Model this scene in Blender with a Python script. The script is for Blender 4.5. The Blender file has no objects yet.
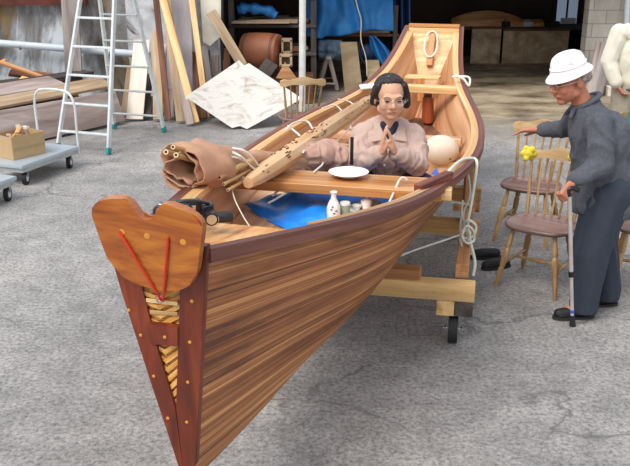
import bpy, bmesh, math, random
from mathutils import Vector, Matrix, Euler, noise
V = Vector
random.seed(7)
C = bpy.context.scene.collection
scn = bpy.context.scene

# ------------------------------------------------------------ camera, world, light, exposure
F_PX, CAM_H, PITCH = 850.0, 2.2, math.atan(293 / 850)
cd = bpy.data.cameras.new('camera'); cam = bpy.data.objects.new('camera', cd); C.objects.link(cam)
cd.sensor_width = 36; cd.lens = 36 * F_PX / 630; cd.clip_end = 200
cam.location = (0, 0, CAM_H); cam.rotation_euler = (math.pi / 2 - PITCH, 0, 0)
scn.camera = cam
wd = bpy.data.worlds.new('world'); scn.world = wd; wd.use_nodes = True
nt = wd.node_tree; bgn = nt.nodes['Background']
tc = nt.nodes.new('ShaderNodeTexCoord'); sx = nt.nodes.new('ShaderNodeSeparateXYZ'); rp = nt.nodes.new('ShaderNodeValToRGB')
nt.links.new(tc.outputs['Generated'], sx.inputs[0]); nt.links.new(sx.outputs['Z'], rp.inputs[0]); nt.links.new(rp.outputs[0], bgn.inputs[0])
rp.color_ramp.elements[0].position = 0.0; rp.color_ramp.elements[0].color = (0.92, 0.93, 0.95, 1)
rp.color_ramp.elements[1].position = 0.9; rp.color_ramp.elements[1].color = (0.80, 0.87, 1.0, 1)
bgn.inputs[1].default_value = .93
sd = bpy.data.lights.new('sun', 'SUN'); so = bpy.data.objects.new('sun', sd); C.objects.link(so)
sd.energy = 2.8; sd.angle = math.radians(35); sd.color = (1.0, 0.955, 0.90)
so.location = (-4, -3, 9)
so.rotation_euler = V((0.42, 0.50, -0.82)).to_track_quat('-Z', 'Y').to_euler()
vs = scn.view_settings
vs.view_transform = 'Standard'; vs.look = 'None'; vs.gamma = 1.0; vs.use_curve_mapping = False; vs.exposure = 0.17

# ------------------------------------------------------------ pixel helpers (photo 630 x 466)
cP, sP = math.cos(PITCH), math.sin(PITCH)
def ray(x, y):
    a = (x - 315) / F_PX; b = (233 - y) / F_PX
    return V((a, cP + b * sP, -sP + b * cP))
def at(x, y, Y):
    r = ray(x, y); r = r * (Y / r.y); return V((r.x, r.y, r.z + CAM_H))
def atz(x, y, z):
    r = ray(x, y); r = r * ((z - CAM_H) / r.z); return V((r.x, r.y, z))

# ------------------------------------------------------------ materials
MATS = {}
def srgb(h):
    h = h.lstrip('#'); o = []
    for i in (0, 2, 4):
        c = int(h[i:i + 2], 16) / 255
        o.append(c / 12.92 if c <= 0.04045 else ((c + 0.055) / 1.055) ** 2.4)
    return (*o, 1)
def new_mat(name):
    m = bpy.data.materials.new(name); m.use_nodes = True
    MATS[name] = m
    return m, m.node_tree, m.node_tree.nodes['Principled BSDF']
def ramp(nt, stops, src):
    r = nt.nodes.new('ShaderNodeValToRGB'); e = r.color_ramp.elements
    while len(e) < len(stops): e.new(0.5)
    for i, (p, c) in enumerate(stops): e[i].position = p; e[i].color = srgb(c) if isinstance(c, str) else c
    nt.links.new(src, r.inputs[0]); return r.outputs[0]
def mapping(nt, coord, scale, rnd=True):
    t = nt.nodes.new('ShaderNodeTexCoord'); mp = nt.nodes.new('ShaderNodeMapping')
    nt.links.new(t.outputs[coord], mp.inputs[0]); mp.inputs['Scale'].default_value = scale
    if rnd:
        oi = nt.nodes.new('ShaderNodeObjectInfo'); ml = nt.nodes.new('ShaderNodeMath'); ml.operation = 'MULTIPLY'
        nt.links.new(oi.outputs['Random'], ml.inputs[0]); ml.inputs[1].default_value = 37.0
        nt.links.new(ml.outputs[0], mp.inputs['Location'])
    return mp.outputs[0]
def noise_n(nt, vec, scale, detail=4, rough=.55, dist=0):
    n = nt.nodes.new('ShaderNodeTexNoise'); nt.links.new(vec, n.inputs['Vector'])
    n.inputs['Scale'].default_value = scale; n.inputs['Detail'].default_value = detail
    n.inputs['Roughness'].default_value = rough; n.inputs['Distortion'].default_value = dist
    return n.outputs['Fac']
def bump(nt, bs, src, strength=.2, dist=.01):
    b = nt.nodes.new('ShaderNodeBump'); b.inputs['Strength'].default_value = strength; b.inputs['Distance'].default_value = dist
    nt.links.new(src, b.inputs['Height']); nt.links.new(b.outputs[0], bs.inputs['Normal'])
def mix(nt, a, b, fac, mode='MIX'):
    m = nt.nodes.new('ShaderNodeMix'); m.data_type = 'RGBA'; m.blend_type = mode
    for s, i in ((a, 6), (b, 7)):
        if hasattr(s, 'links'): nt.links.new(s, m.inputs[i])
        else: m.inputs[i].default_value = srgb(s) if isinstance(s, str) else s
    if hasattr(fac, 'links'): nt.links.new(fac, m.inputs[0])
    else: m.inputs[0].default_value = fac
    return m.outputs[2]
def wood(name, dark, mid, light, scale=(.8, 22, 22), rough=.5, coord='Object', coat=0.0, knots=False, dist=.6):
    m, nt, bs = new_mat(name)
    v = mapping(nt, coord, scale)
    f1 = noise_n(nt, v, 1.0, 5, .6, dist)
    v2 = mapping(nt, coord, tuple(s * .22 for s in scale)); f2 = noise_n(nt, v2, 1.0, 2)
    a = ramp(nt, [(.30, dark), (.5, mid), (.68, light)], f1)
    b = ramp(nt, [(.3, (.62, .6, .58, 1)), (.6, (1.05, 1.05, 1.05, 1))], f2)
    col = mix(nt, a, b, 1.0, 'MULTIPLY')
    if knots:
        vk = mapping(nt, coord, (5, 9, 9)); w = nt.nodes.new('ShaderNodeTexVoronoi'); nt.links.new(vk, w.inputs['Vector'])
        kf = ramp(nt, [(.05, '#FFFFFF'), (.12, '#000000')], w.outputs['Distance'])
        col = mix(nt, col, '#5B3216', kf)
    nt.links.new(col, bs.inputs['Base Color']); bs.inputs['Roughness'].default_value = rough
    bs.inputs['Coat Weight'].default_value = coat; bs.inputs['Coat Roughness'].default_value = .25
    bump(nt, bs, f1, .15, .004)
    return m
def plain(name, col, rough=.6, metal=0, var=.12, nscale=12, bmp=0.0, alpha=1, coat=0):
    m, nt, bs = new_mat(name)
    v = mapping(nt, 'Object', (1, 1, 1)); f = noise_n(nt, v, nscale, 4)
    c = srgb(col) if isinstance(col, str) else col
    lo = tuple(x * (1 - var) for x in c[:3]) + (1,); hi = tuple(min(1, x * (1 + var)) for x in c[:3]) + (1,)
    nt.links.new(ramp(nt, [(.3, lo), (.7, hi)], f), bs.inputs['Base Color'])
    bs.inputs['Roughness'].default_value = rough; bs.inputs['Metallic'].default_value = metal
    bs.inputs['Coat Weight'].default_value = coat
    if bmp: bump(nt, bs, f, bmp, .01)
    return m

wood('wood_red', '#4A2018', '#6E3426', '#8A4A38', rough=.5)                    # gunwale cap
wood('wood_mahog', '#4E1C0C', '#70290F', '#8A3C1A', (14, 14, 2.0), rough=.45, coat=.1)
wood('wood_yellow', '#C89858', '#E4BC82', '#F3D5A4', rough=.45)
wood('wood_orange', '#A85E24', '#DA9A56', '#F0C08A', (.7, 26, 26), rough=.4, coat=.1)
wood('wood_inner', '#B57E56', '#D8A57C', '#EAC29E', (1.2, 14, 14), rough=.5)
wood('wood_inner_red', '#A5683F', '#CC9468', '#E4B78E', (.6, 9, 1), rough=.5, coord='UV')
wood('wood_log', '#CB9A68', '#E6BE90', '#F2D3AC', (1.4, 10, 10), rough=.6)
wood('wood_pine', '#C28F52', '#DDB377', '#EBCB98', (1.0, 16, 16), rough=.6, knots=True)
wood('wood_pine_red', '#A5683C', '#C48B58', '#D8A878', (1.0, 16, 16), rough=.6, knots=True)
wood('wood_tan', '#8F7459', '#AD9476', '#C2AC90', (1.0, 14, 14), rough=.75)
wood('wood_grey', '#6E655F', '#8F8580', '#A79E99', (1.0, 10, 10), rough=.85)
wood('wood_pinkgrey', '#8D7A74', '#AB9992', '#C3B4AE', (1.0, 8, 8), rough=.85)
wood('wood_pale', '#C9B8A8', '#DDD0C2', '#EBE1D6', (1.0, 6, 6), rough=.8)
wood('wood_brown', '#4A2A1A', '#6D432B', '#8A5B3E', (1.0, 12, 12), rough=.7)
wood('wood_darkgrey', '#332E2B', '#4A433E', '#5E554E', (1.0, 10, 10), rough=.85)
wood('wood_chair', '#8A6236', '#B08A58', '#C9A877', (18, 18, 1.2), rough=.4, coat=.3)
wood('wood_chair_light', '#B58F5E', '#D0AE7E', '#E0C49A', (2, 18, 18), rough=.45)
wood('wood_seat', '#664A44', '#846660', '#9C7E78', (3, 20, 20), rough=.35, coat=.2)
wood('wood_ply', '#8A7658', '#A18C6C', '#B39F80', (2, 5, 5), rough=.8)
wood('wood_block', '#7E3A1C', '#9C4A26', '#B25C34', (10, 10, 1.5), rough=.4, coat=.3)
plain('rope', '#E4E0D6', .8); plain('rope_green', '#D3D6C8', .8); plain('cord_red', '#C22A16', .5)
plain('cord_string', '#D8CDB4', .8)
plain('black_plastic', '#17171A', .35, var=.2); plain('rubber', '#1E1D1D', .7); plain('chrome', '#C9CCD0', .25, 1.0)
plain('alu', '#D8DEDE', .4, .25); plain('alu_dark', '#B0B7B6', .45, .3); plain('steel', '#9A9C9A', .45, .6)
plain('teal_plastic', '#2E8A88', .5); plain('white_paint', '#DADAD6', .5); plain('white_ceramic', '#F0EFEA', .2, coat=.5, var=.03)
plain('salt', '#F6F6F4', .9, var=.03, bmp=.5, nscale=60); plain('blue_print', '#2B4C8C', .3)
plain('glass_green', '#8FA090', .2, coat=.5); plain('blue_plastic', '#2C62C6', .35)
plain('skin', '#CC9C80', .55, var=.08, nscale=20); plain('skin_man', '#B9765A', .55, var=.1, nscale=20)
plain('hair_black', '#241C1C', .55, var=.5, nscale=40, bmp=.6); plain('hair_grey', '#9A8F88', .8, var=.4, nscale=60, bmp=.4)
plain('jacket_beige', '#BDA397', .9, var=.05, nscale=30, bmp=.1); plain('navy', '#22243A', .8)
plain('shirt_slate', '#50535B', .9, var=.16, nscale=55, bmp=.25); plain('trousers_slate', '#2E3542', .85, var=.08, nscale=30)
plain('hat_white', '#EFEAEA', .8, var=.03); plain('shoe_black', '#131316', .6, bmp=.3); plain('sole', '#2A2420', .7)
plain('lips', '#A8604E', .5); plain('eye_dark', '#2A1C18', .3); plain('shirt_cream', '#DCD6C4', .85, var=.05); plain('trousers_tan', '#A49A88', .85)
plain('teal_cloth', '#1F7F7C', .8); plain('yellow_cloth', '#E2CC3C', .8, bmp=.4, nscale=60)
plain('gourd', '#D9CDB9', .5, var=.08, nscale=9); plain('gourd_spot', '#5A3A26', .7)
plain('cardboard', '#B79A72', .85, var=.05); plain('cardboard_tape', '#A98F66', .6)
plain('sail', '#B58A6E', .85, var=.14, nscale=9, bmp=.15); plain('sail_pink', '#B79484', .85, var=.1)
plain('bamboo', '#BE9A66', .5, var=.15, nscale=8); plain('bamboo_in', '#E4CFA2', .7)
plain('blue_tarp', '#2490FF', .35, var=.1, nscale=8); plain('blue_tarp_old', '#1F72B4', .6, var=.22, nscale=5); plain('blue_dark', '#12305A', .6, var=.3)
plain('tarp_grey', '#5E7488', .7, var=.25, nscale=6); plain('rust', '#5C2A20', .8, var=.4, nscale=5)
plain('pipe_white', '#C3CCD4', .45, var=.06); plain('dark_iron', '#1B1714', .8, var=.4)
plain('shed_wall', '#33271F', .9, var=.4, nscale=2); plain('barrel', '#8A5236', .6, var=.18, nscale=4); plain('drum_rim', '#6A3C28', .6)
plain('tape_white', '#E6E4E0', .7); plain('glass_lens', '#0B0D12', .05, coat=1)
plain('knot', '#6B3D1F', .7)
m, nt, bs = new_mat('window_light'); bs.inputs['Base Color'].default_value = srgb('#AEB7C2'); bs.inputs['Emission Color'].default_value = srgb('#8FA0B8'); bs.inputs['Emission Strength'].default_value = .35

# hull: strong striped grain along the boat
m, nt, bs = new_mat('hull_wood')
v = mapping(nt, 'UV', (.12, 40, 1), False); f = noise_n(nt, v, 1, 4, .6, .5)
a = ramp(nt, [(.30, '#6E3C20'), (.46, '#A6683C'), (.56, '#CA8E58'), (.72, '#E0AF7A')], f)
v2 = mapping(nt, 'UV', (.45, 3.8, 1), False); f2 = noise_n(nt, v2, 1, 4, .6, 1.4)
b = ramp(nt, [(.36, (.36, .27, .22, 1)), (.47, (.76, .68, .60, 1)), (.60, (1.05, 1.02, .96, 1))], f2)
v3 = mapping(nt, 'UV', (.15, 95, 1), False); f3 = noise_n(nt, v3, 1, 2, .5, .5)
cc = ramp(nt, [(.42, (.50, .42, .36, 1)), (.52, (1.05, 1.05, 1.05, 1))], f3)
col = mix(nt, mix(nt, a, b, 1, 'MULTIPLY'), cc, .75, 'MULTIPLY')
nt.links.new(col, bs.inputs['Base Color']); bs.inputs['Roughness'].default_value = .5
bump(nt, bs, f3, .1, .003)
# varnished nameboard
m, nt, bs = new_mat('varnish_board')
v = mapping(nt, 'Object', (2.2, 2.2, 9), False); f = noise_n(nt, v, 1.3, 5, .6, 1.5)
a = ramp(nt, [(.30, '#6E3208'), (.48, '#9C500E'), (.66, '#B8701E')], f)
nt.links.new(a, bs.inputs['Base Color']); bs.inputs['Roughness'].default_value = .3; bs.inputs['Coat Weight'].default_value = .35; bs.inputs['Coat Roughness'].default_value = .15
plain('varnish_knot', '#C98A34', .3, coat=.6)
# woven panel
m, nt, bs = new_mat('woven')
v = mapping(nt, 'Object', (9, 9, 26), False); f = noise_n(nt, v, 1.6, 4, .6, 2.5)
nt.links.new(ramp(nt, [(.3, '#5A3212'), (.45, '#B57A34'), (.7, '#E2B35E')], f), bs.inputs['Base Color']); bs.inputs['Roughness'].default_value = .5
bump(nt, bs, f, .6, .01)
# concrete yard
m, nt, bs = new_mat('concrete_yard')
v = mapping(nt, 'Object', (1, 1, 1), False)
fl = noise_n(nt, v, .45, 4, .6); fm = noise_n(nt, v, 5, 6, .7); fs = noise_n(nt, v, 42, 5, .85); ff = noise_n(nt, v, 230, 2, .8)
a = ramp(nt, [(.3, '#7F7D7B'), (.5, '#999693'), (.72, '#B5B1AB')], fl)
b = ramp(nt, [(.3, (.66, .66, .66, 1)), (.65, (1.12, 1.12, 1.12, 1))], fm)
c3 = ramp(nt, [(.38, (.35, .35, .35, 1)), (.5, (1, 1, 1, 1)), (.62, (1.45, 1.45, 1.45, 1))], fs)
col = mix(nt, mix(nt, a, b, 1, 'MULTIPLY'), c3, .9, 'MULTIPLY')
vo = nt.nodes.new('ShaderNodeTexVoronoi'); vo.feature = 'DISTANCE_TO_EDGE'; vo.inputs['Scale'].default_value = .75
dn = nt.nodes.new('ShaderNodeTexNoise'); dn.inputs['Scale'].default_value = 3.5; dn.inputs['Detail'].default_value = 6; nt.links.new(v, dn.inputs['Vector'])
am = nt.nodes.new('ShaderNodeVectorMath'); am.operation = 'MULTIPLY_ADD'; nt.links.new(dn.outputs['Color'], am.inputs[0]); am.inputs[1].default_value = (.45, .45, .45); nt.links.new(v, am.inputs[2])
nt.links.new(am.outputs[0], vo.inputs['Vector'])
crk = ramp(nt, [(.0, (1, 1, 1, 1)), (.012, (0, 0, 0, 1))], vo.outputs['Distance'])
msk = ramp(nt, [(.44, (0, 0, 0, 1)), (.54, (.9, .9, .9, 1))], noise_n(nt, v, .9, 2))
cm = mix(nt, (0, 0, 0, 1), msk, crk)
col = mix(nt, col, '#5E5C5B', cm)
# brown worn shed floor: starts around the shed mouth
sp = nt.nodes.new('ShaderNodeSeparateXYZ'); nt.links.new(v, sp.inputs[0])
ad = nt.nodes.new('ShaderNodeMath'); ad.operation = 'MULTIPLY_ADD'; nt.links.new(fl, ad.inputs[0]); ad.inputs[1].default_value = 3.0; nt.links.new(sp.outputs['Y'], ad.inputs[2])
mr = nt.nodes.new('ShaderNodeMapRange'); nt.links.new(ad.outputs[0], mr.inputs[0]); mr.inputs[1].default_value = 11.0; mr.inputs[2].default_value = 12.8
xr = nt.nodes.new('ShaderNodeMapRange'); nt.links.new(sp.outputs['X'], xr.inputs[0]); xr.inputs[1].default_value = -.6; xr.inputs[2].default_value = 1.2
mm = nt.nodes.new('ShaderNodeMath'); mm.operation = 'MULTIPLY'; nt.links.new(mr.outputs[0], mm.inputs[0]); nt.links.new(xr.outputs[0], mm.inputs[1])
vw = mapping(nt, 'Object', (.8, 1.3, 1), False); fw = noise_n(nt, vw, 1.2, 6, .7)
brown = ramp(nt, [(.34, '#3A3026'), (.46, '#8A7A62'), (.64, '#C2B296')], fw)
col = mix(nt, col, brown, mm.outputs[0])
nt.links.new(col, bs.inputs['Base Color']); bs.inputs['Roughness'].default_value = .62
bump(nt, bs, fs, .35, .006)
# stained block wall
def block_mat(name, c1, c2, mortar, stains, sc=(1, 1, 1), bw=.4, bh=.2):
    m, nt, bs = new_mat(name)
    t = nt.nodes.new('ShaderNodeTexCoord'); s = nt.nodes.new('ShaderNodeSeparateXYZ'); cb = nt.nodes.new('ShaderNodeCombineXYZ')
    nt.links.new(t.outputs['Object'], s.inputs[0]); nt.links.new(s.outputs['X'], cb.inputs[0]); nt.links.new(s.outputs['Z'], cb.inputs[1])
    br = nt.nodes.new('ShaderNodeTexBrick'); nt.links.new(cb.outputs[0], br.inputs['Vector'])
    br.inputs['Color1'].default_value = srgb(c1); br.inputs['Color2'].default_value = srgb(c2); br.inputs['Mortar'].default_value = srgb(mortar)
    br.inputs['Scale'].default_value = 1; br.inputs['Brick Width'].default_value = bw; br.inputs['Row Height'].default_value = bh; br.inputs['Mortar Size'].default_value = .008
    v = mapping(nt, 'Object', (1.6, 1, .5), False); f = noise_n(nt, v, 1.3, 5, .65)
    col = mix(nt, br.outputs[0], ramp(nt, stains, f), .85, 'MULTIPLY')
    nt.links.new(col, bs.inputs['Base Color']); bs.inputs['Roughness'].default_value = .9
m, nt, bs = new_mat('wall_stained')
v = mapping(nt, 'Object', (1.5, 1, .55), False); f = noise_n(nt, v, 1.1, 7, .72, .4)
c1_ = ramp(nt, [(.36, '#3F3933'), (.46, '#77736F'), (.53, '#8F9092'), (.62, '#CDD3D8')], f)
v = mapping(nt, 'Object', (.7, 1, .3), False); f = noise_n(nt, v, 2.1, 5, .7, .4)
nt.links.new(mix(nt, c1_, '#94783C', ramp(nt, [(.54, (0, 0, 0, 1)), (.64, (.8, .8, .8, 1))], f)), bs.inputs['Base Color']); bs.inputs['Roughness'].default_value = .9
block_mat('wall_block', '#B9B5AC', '#ACA89F', '#8D8A84', [(.3, '#C9C6BE'), (.6, '#FFFFFF')], bh=.2)
m, nt, bs = new_mat('wall_white')
v = mapping(nt, 'Object', (1, 1, 1), False); f = noise_n(nt, v, 3.2, 6, .7, .8)
nt.links.new(ramp(nt, [(.33, '#5F5A56'), (.42, '#AFB0B2'), (.6, '#D3D6DA')], f), bs.inputs['Base Color']); bs.inputs['Roughness'].default_value = .8
m, nt, bs = new_mat('ply_white')
v = mapping(nt, 'Object', (2.2, 2.2, 5), False); f = noise_n(nt, v, 1.5, 5, .7, 1.0)
nt.links.new(ramp(nt, [(.30, '#8C765F'), (.37, '#B9B0A4'), (.48, '#D2CEC6')], f), bs.inputs['Base Color']); bs.inputs['Roughness'].default_value = .8
m, nt, bs = new_mat('panel_shiny')
v = mapping(nt, 'Object', (1.5, 1, 1.5), False); f = noise_n(nt, v, 1.6, 5, .7, .5)
nt.links.new(ramp(nt, [(.32, '#7C6548'), (.5, '#B09676'), (.68, '#D0BC9C')], f), bs.inputs['Base Color']); bs.inputs['Roughness'].default_value = .55

# ------------------------------------------------------------ object helpers
def tag(o, label=None, cat=None, group=None, kind=None):
    if label: o['label'] = label
    if cat: o['category'] = cat
    if group: o['group'] = group
    if kind: o['kind'] = kind
    return o
def thing(name, label, cat, loc=(0, 0, 0), group=None):
    o = bpy.data.objects.new(name, None); C.objects.link(o); o.location = loc; o.empty_display_size = .1
    return tag(o, label, cat, group)
def adopt(o, parent):
    if parent is not None:
        o.parent = parent
        M = Matrix.Identity(4); p = parent; chain = []
        while p is not None: chain.append(p); p = p.parent
        for q in reversed(chain): M = M @ q.matrix_parent_inverse @ q.matrix_basis
        o.matrix_parent_inverse = M.inverted()
def link(name, me, mat, parent=None, smooth=True, mw=None):
    o = bpy.data.objects.new(name, me); C.objects.link(o)
    mats = mat if isinstance(mat, (list, tuple)) else [mat]
    for mm in mats: me.materials.append(MATS[mm])
    if smooth:
        me.polygons.foreach_set('use_smooth', [True] * len(me.polygons))
        if smooth == 'auto':
            try: me.set_sharp_from_angle(angle=math.radians(38))
            except Exception: pass
    if mw is not None: o.matrix_basis = mw
    adopt(o, parent)
    return o
def obj(name, bm, mat, parent=None, smooth='auto', mw=None):
    bmesh.ops.recalc_face_normals(bm, faces=bm.faces[:])
    me = bpy.data.meshes.new(name); bm.to_mesh(me); bm.free()
    return link(name, me, mat, parent, smooth, mw)
def add_box(bm, c, s, rot=None, bev=.004):
    M = Matrix.Translation(V(c)) @ (rot.to_4x4() if rot else Matrix.Identity(4)) @ Matrix.Diagonal((*s, 1))
    r = bmesh.ops.create_cube(bm, size=1, matrix=M)
    if bev:
        es = list({e for v_ in r['verts'] for e in v_.link_edges})
        bmesh.ops.bevel(bm, geom=es, offset=min(bev, min(s) * .3), segments=1, affect='EDGES')
def frame(d, up=V((0, 0, 1))):
    d = d.normalized(); y = up.cross(d)
    if y.length < 1e-4: y = V((0, 1, 0)).cross(d)
    y.normalize(); z = d.cross(y); return Matrix((d, y, z)).transposed()
def board(name, a, b, w, h, mat, parent=None, up=(0, 0, 1), bev=.004, taper=1.0):
    a, b = V(a), V(b); R = frame(b - a, V(up)); L = (b - a).length
    bm = bmesh.new(); add_box(bm, (0, 0, 0), (L, w, h), None, bev)
    if taper != 1:
        for v_ in bm.verts:
            if v_.co.x > 0: v_.co.y *= taper
    return obj(name, bm, mat, parent, False, Matrix.Translation((a + b) / 2) @ R.to_4x4())
def smooth_path(pts, n=6, closed=False):
    P = [V(p) for p in pts]; out = []; N = len(P)
    rng = range(N if closed else N - 1)
    for i in rng:
        p1, p2 = P[i], P[(i + 1) % N]
        p0 = P[i - 1] if (i > 0 or closed) else p1 * 2 - p2
        p3 = P[(i + 2) % N] if (i + 2 < N or closed) else p2 * 2 - p1
        for k in range(n):
            t = k / n
            out.append(.5 * ((2 * p1) + (p2 - p0) * t + (2 * p0 - 5 * p1 + 4 * p2 - p3) * t * t + (3 * p1 - p0 - 3 * p2 + p3) * t ** 3))
    if not closed: out.append(P[-1])
    return out
def add_tube(bm, pts, r, seg=10, closed=False, caps=True, sq=1.0):
    P = [V(p) for p in pts]; N = len(P); rr = r if isinstance(r, (list, tuple)) else [r] * N
    rings = []; up = None
    for i in range(N):
        a = P[i - 1] if (i > 0 or closed) else P[i]; b = P[(i + 1) % N] if (i < N - 1 or closed) else P[i]
        d = (b - a).normalized()
        if up is None:
            up = V((0, 0, 1)) if abs(d.z) < .9 else V((0, 1, 0))
        x = (up - d * up.dot(d)).normalized(); y = d.cross(x); up = x
        rings.append([bm.verts.new(P[i] + rr[i] * (math.cos(2 * math.pi * k / seg) * x + sq * math.sin(2 * math.pi * k / seg) * y)) for k in range(seg)])
    for i in range(N if closed else N - 1):
        A, B = rings[i], rings[(i + 1) % N]
        for k in range(seg): bm.faces.new((A[k], A[(k + 1) % seg], B[(k + 1) % seg], B[k]))
    if caps and not closed:
        bm.faces.new(rings[0][::-1]); bm.faces.new(rings[-1])
def tube(name, pts, r, mat, parent=None, seg=10, sm=0, closed=False):
    bm = bmesh.new(); P = smooth_path(pts, sm, closed) if sm else pts
    if isinstance(r, (list, tuple)) and sm:
        n = len(P); rr = []
        for i in range(n):
            t = i / (n - 1) * (len(r) - 1); k = min(int(t), len(r) - 2); rr.append(r[k] * (1 - (t - k)) + r[k + 1] * (t - k))
        r = rr
    add_tube(bm, P, r, seg, closed); return obj(name, bm, mat, parent)
def add_lathe(bm, prof, c=(0, 0, 0), seg=24, M=None):
    M = M or Matrix.Translation(V(c)); rings = []
    for (r, z) in prof:
        rings.append([bm.verts.new(M @ V((max(r, 1e-4) * math.cos(2 * math.pi * k / seg), max(r, 1e-4) * math.sin(2 * math.pi * k / seg), z))) for k in range(seg)])
    for A, B in zip(rings, rings[1:]):
        for k in range(seg): bm.faces.new((A[k], A[(k + 1) % seg], B[(k + 1) % seg], B[k]))
    bm.faces.new(rings[0][::-1]); bm.faces.new(rings[-1])
def lathe(name, prof, c, mat, parent=None, seg=24, M=None):
    bm = bmesh.new(); add_lathe(bm, prof, c, seg, M); return obj(name, bm, mat, parent)
def add_prism(bm, poly, off):
    off = V(off); A = [bm.verts.new(V(p)) for p in poly]; B = [bm.verts.new(V(p) + off) for p in poly]; n = len(A)
    bm.faces.new(A); bm.faces.new(B[::-1])
    for k in range(n): bm.faces.new((A[k], B[k], B[(k + 1) % n], A[(k + 1) % n]))
def prism(name, poly, off, mat, parent=None, bev=0):
    bm = bmesh.new(); add_prism(bm, poly, off)
    if bev: bmesh.ops.bevel(bm, geom=bm.edges[:], offset=bev, segments=2, affect='EDGES')
    return obj(name, bm, mat, parent, 'auto' if bev else False)
def copy_tree(o, parent=None):
    c = o.copy(); C.objects.link(c)
    if parent is not None: c.parent = parent
    for ch in list(o.children): copy_tree(ch, c)
    return c
def cloth_grid(name, fn, nu, nv, thick, mat, parent=None):
    bm = bmesh.new(); g = [[bm.verts.new(fn(i / nu, j / nv)) for j in range(nv + 1)] for i in range(nu + 1)]
    for i in range(nu):
        for j in range(nv): bm.faces.new((g[i][j], g[i + 1][j], g[i + 1][j + 1], g[i][j + 1]))
    bm.normal_update()
    r = bmesh.ops.solidify(bm, geom=bm.faces[:], thickness=thick)
    return obj(name, bm, mat, parent, True)
def fbm(p, s=1.0): return noise.noise(V(p) * s)

# --- organic figures: tapered capsules fused by voxel remesh into one surface
def capsule_mesh(parts, voxel, smooth_it, fold=0, fscale=(8, 8, 3)):
    bm = bmesh.new()
    for p in parts:
        if p[0] == 'e':                               # ellipsoid: centre, radii, rotation
            R = p[3] if len(p) > 3 else Matrix.Identity(3)
            bmesh.ops.create_icosphere(bm, subdivisions=3, radius=1, matrix=Matrix.Translation(V(p[1])) @ R.to_4x4() @ Matrix.Diagonal((*p[2], 1)))
        else:                                         # chain of (point, radius)
            ch = p[1]
            for (a, ra), (b, rb) in zip(ch, ch[1:]):
                t = bmesh.new()
                bmesh.ops.create_icosphere(t, subdivisions=2, radius=ra, matrix=Matrix.Translation(V(a)))
                bmesh.ops.create_icosphere(t, subdivisions=2, radius=rb, matrix=Matrix.Translation(V(b)))
                res = bmesh.ops.convex_hull(t, input=t.verts[:])
                bmesh.ops.delete(t, geom=list({g for g in res['geom_interior'] if isinstance(g, bmesh.types.BMVert)}), context='VERTS')
                fs = [[tuple(v_.co) for v_ in f_.verts] for f_ in t.faces]; t.free()
                cache = {}
                for f_ in fs:
                    vv = []
                    for co in f_:
                        if co not in cache: cache[co] = bm.verts.new(co)
                        vv.append(cache[co])
                    try: bm.faces.new(vv)
                    except ValueError: pass
    bmesh.ops.recalc_face_normals(bm, faces=bm.faces[:])
    me = bpy.data.meshes.new('tmp'); bm.to_mesh(me); bm.free()
    o = bpy.data.objects.new('tmp', me); C.objects.link(o)
    md = o.modifiers.new('r', 'REMESH'); md.mode = 'VOXEL'; md.voxel_size = voxel
    ms = o.modifiers.new('s', 'SMOOTH'); ms.factor = .5; ms.iterations = smooth_it
    dg = bpy.context.evaluated_depsgraph_get(); dg.update()
    out = bpy.data.meshes.new_from_object(o.evaluated_get(dg))
    bpy.data.objects.remove(o); bpy.data.meshes.remove(me)
    if fold:
        nn = [v_.normal.copy() for v_ in out.vertices]
        for v_, n_ in zip(out.vertices, nn):
            q = V((v_.co.x * fscale[0], v_.co.y * fscale[1], v_.co.z * fscale[2]))
            w = V((noise.noise(q * .7), noise.noise(q * .7 + V((9, 3, 1))), noise.noise(q * .7 + V((2, 8, 4)))))
            v_.co += n_ * fold * (1 - 2.2 * abs(noise.noise(q + w * 1.2)))
    return out
def organic(name, parts, mat, parent, voxel=.008, smooth_it=6, fold=0, fscale=(8, 8, 3)):
    me = capsule_mesh(parts, voxel, smooth_it, fold, fscale); me.name = name
    return link(name, me, mat, parent, True)
def xf(parts, M):
    R = M.to_3x3(); s = M.median_scale; out = []
    for p in parts:
        if p[0] == 'e':
            r0 = p[3] if len(p) > 3 else Matrix.Identity(3)
            Rn = R.normalized()
            out.append(('e', M @ V(p[1]), tuple(x * s for x in p[2]), Rn @ r0))
        else: out.append(('c', [(M @ V(a), r * s) for a, r in p[1]]))
    return out
def head_parts():   # faces -Y, centre between the ears
    return [('e', (0, .018, .035), (.073, .09, .084)), ('e', (0, -.026, -.034), (.064, .060, .074)), ('c', [((-.045, -.005, -.06), .024), ((0, -.045, -.088), .026), ((.045, -.005, -.06), .024)]),
            ('e', (0, -.058, -.092), (.026, .022, .02)), ('e', (.034, -.052, -.028), (.026, .028, .03)), ('e', (-.034, -.052, -.028), (.026, .028, .03)),
            ('c', [((0, -.084, .012), .008), ((0, -.104, -.024), .0125)]), ('c', [((-.013, -.092, -.03), .009), ((.013, -.092, -.03), .009)]),
            ('c', [((-.036, -.070, .026), .014), ((0, -.078, .022), .012), ((.036, -.070, .026), .014)]),
            ('c', [((-.018, -.080, -.058), .009), ((.018, -.080, -.058), .009)]),
            ('e', (.075, .012, -.008), (.010, .02, .032)), ('e', (-.075, .012, -.008), (.010, .02, .032))]
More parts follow.
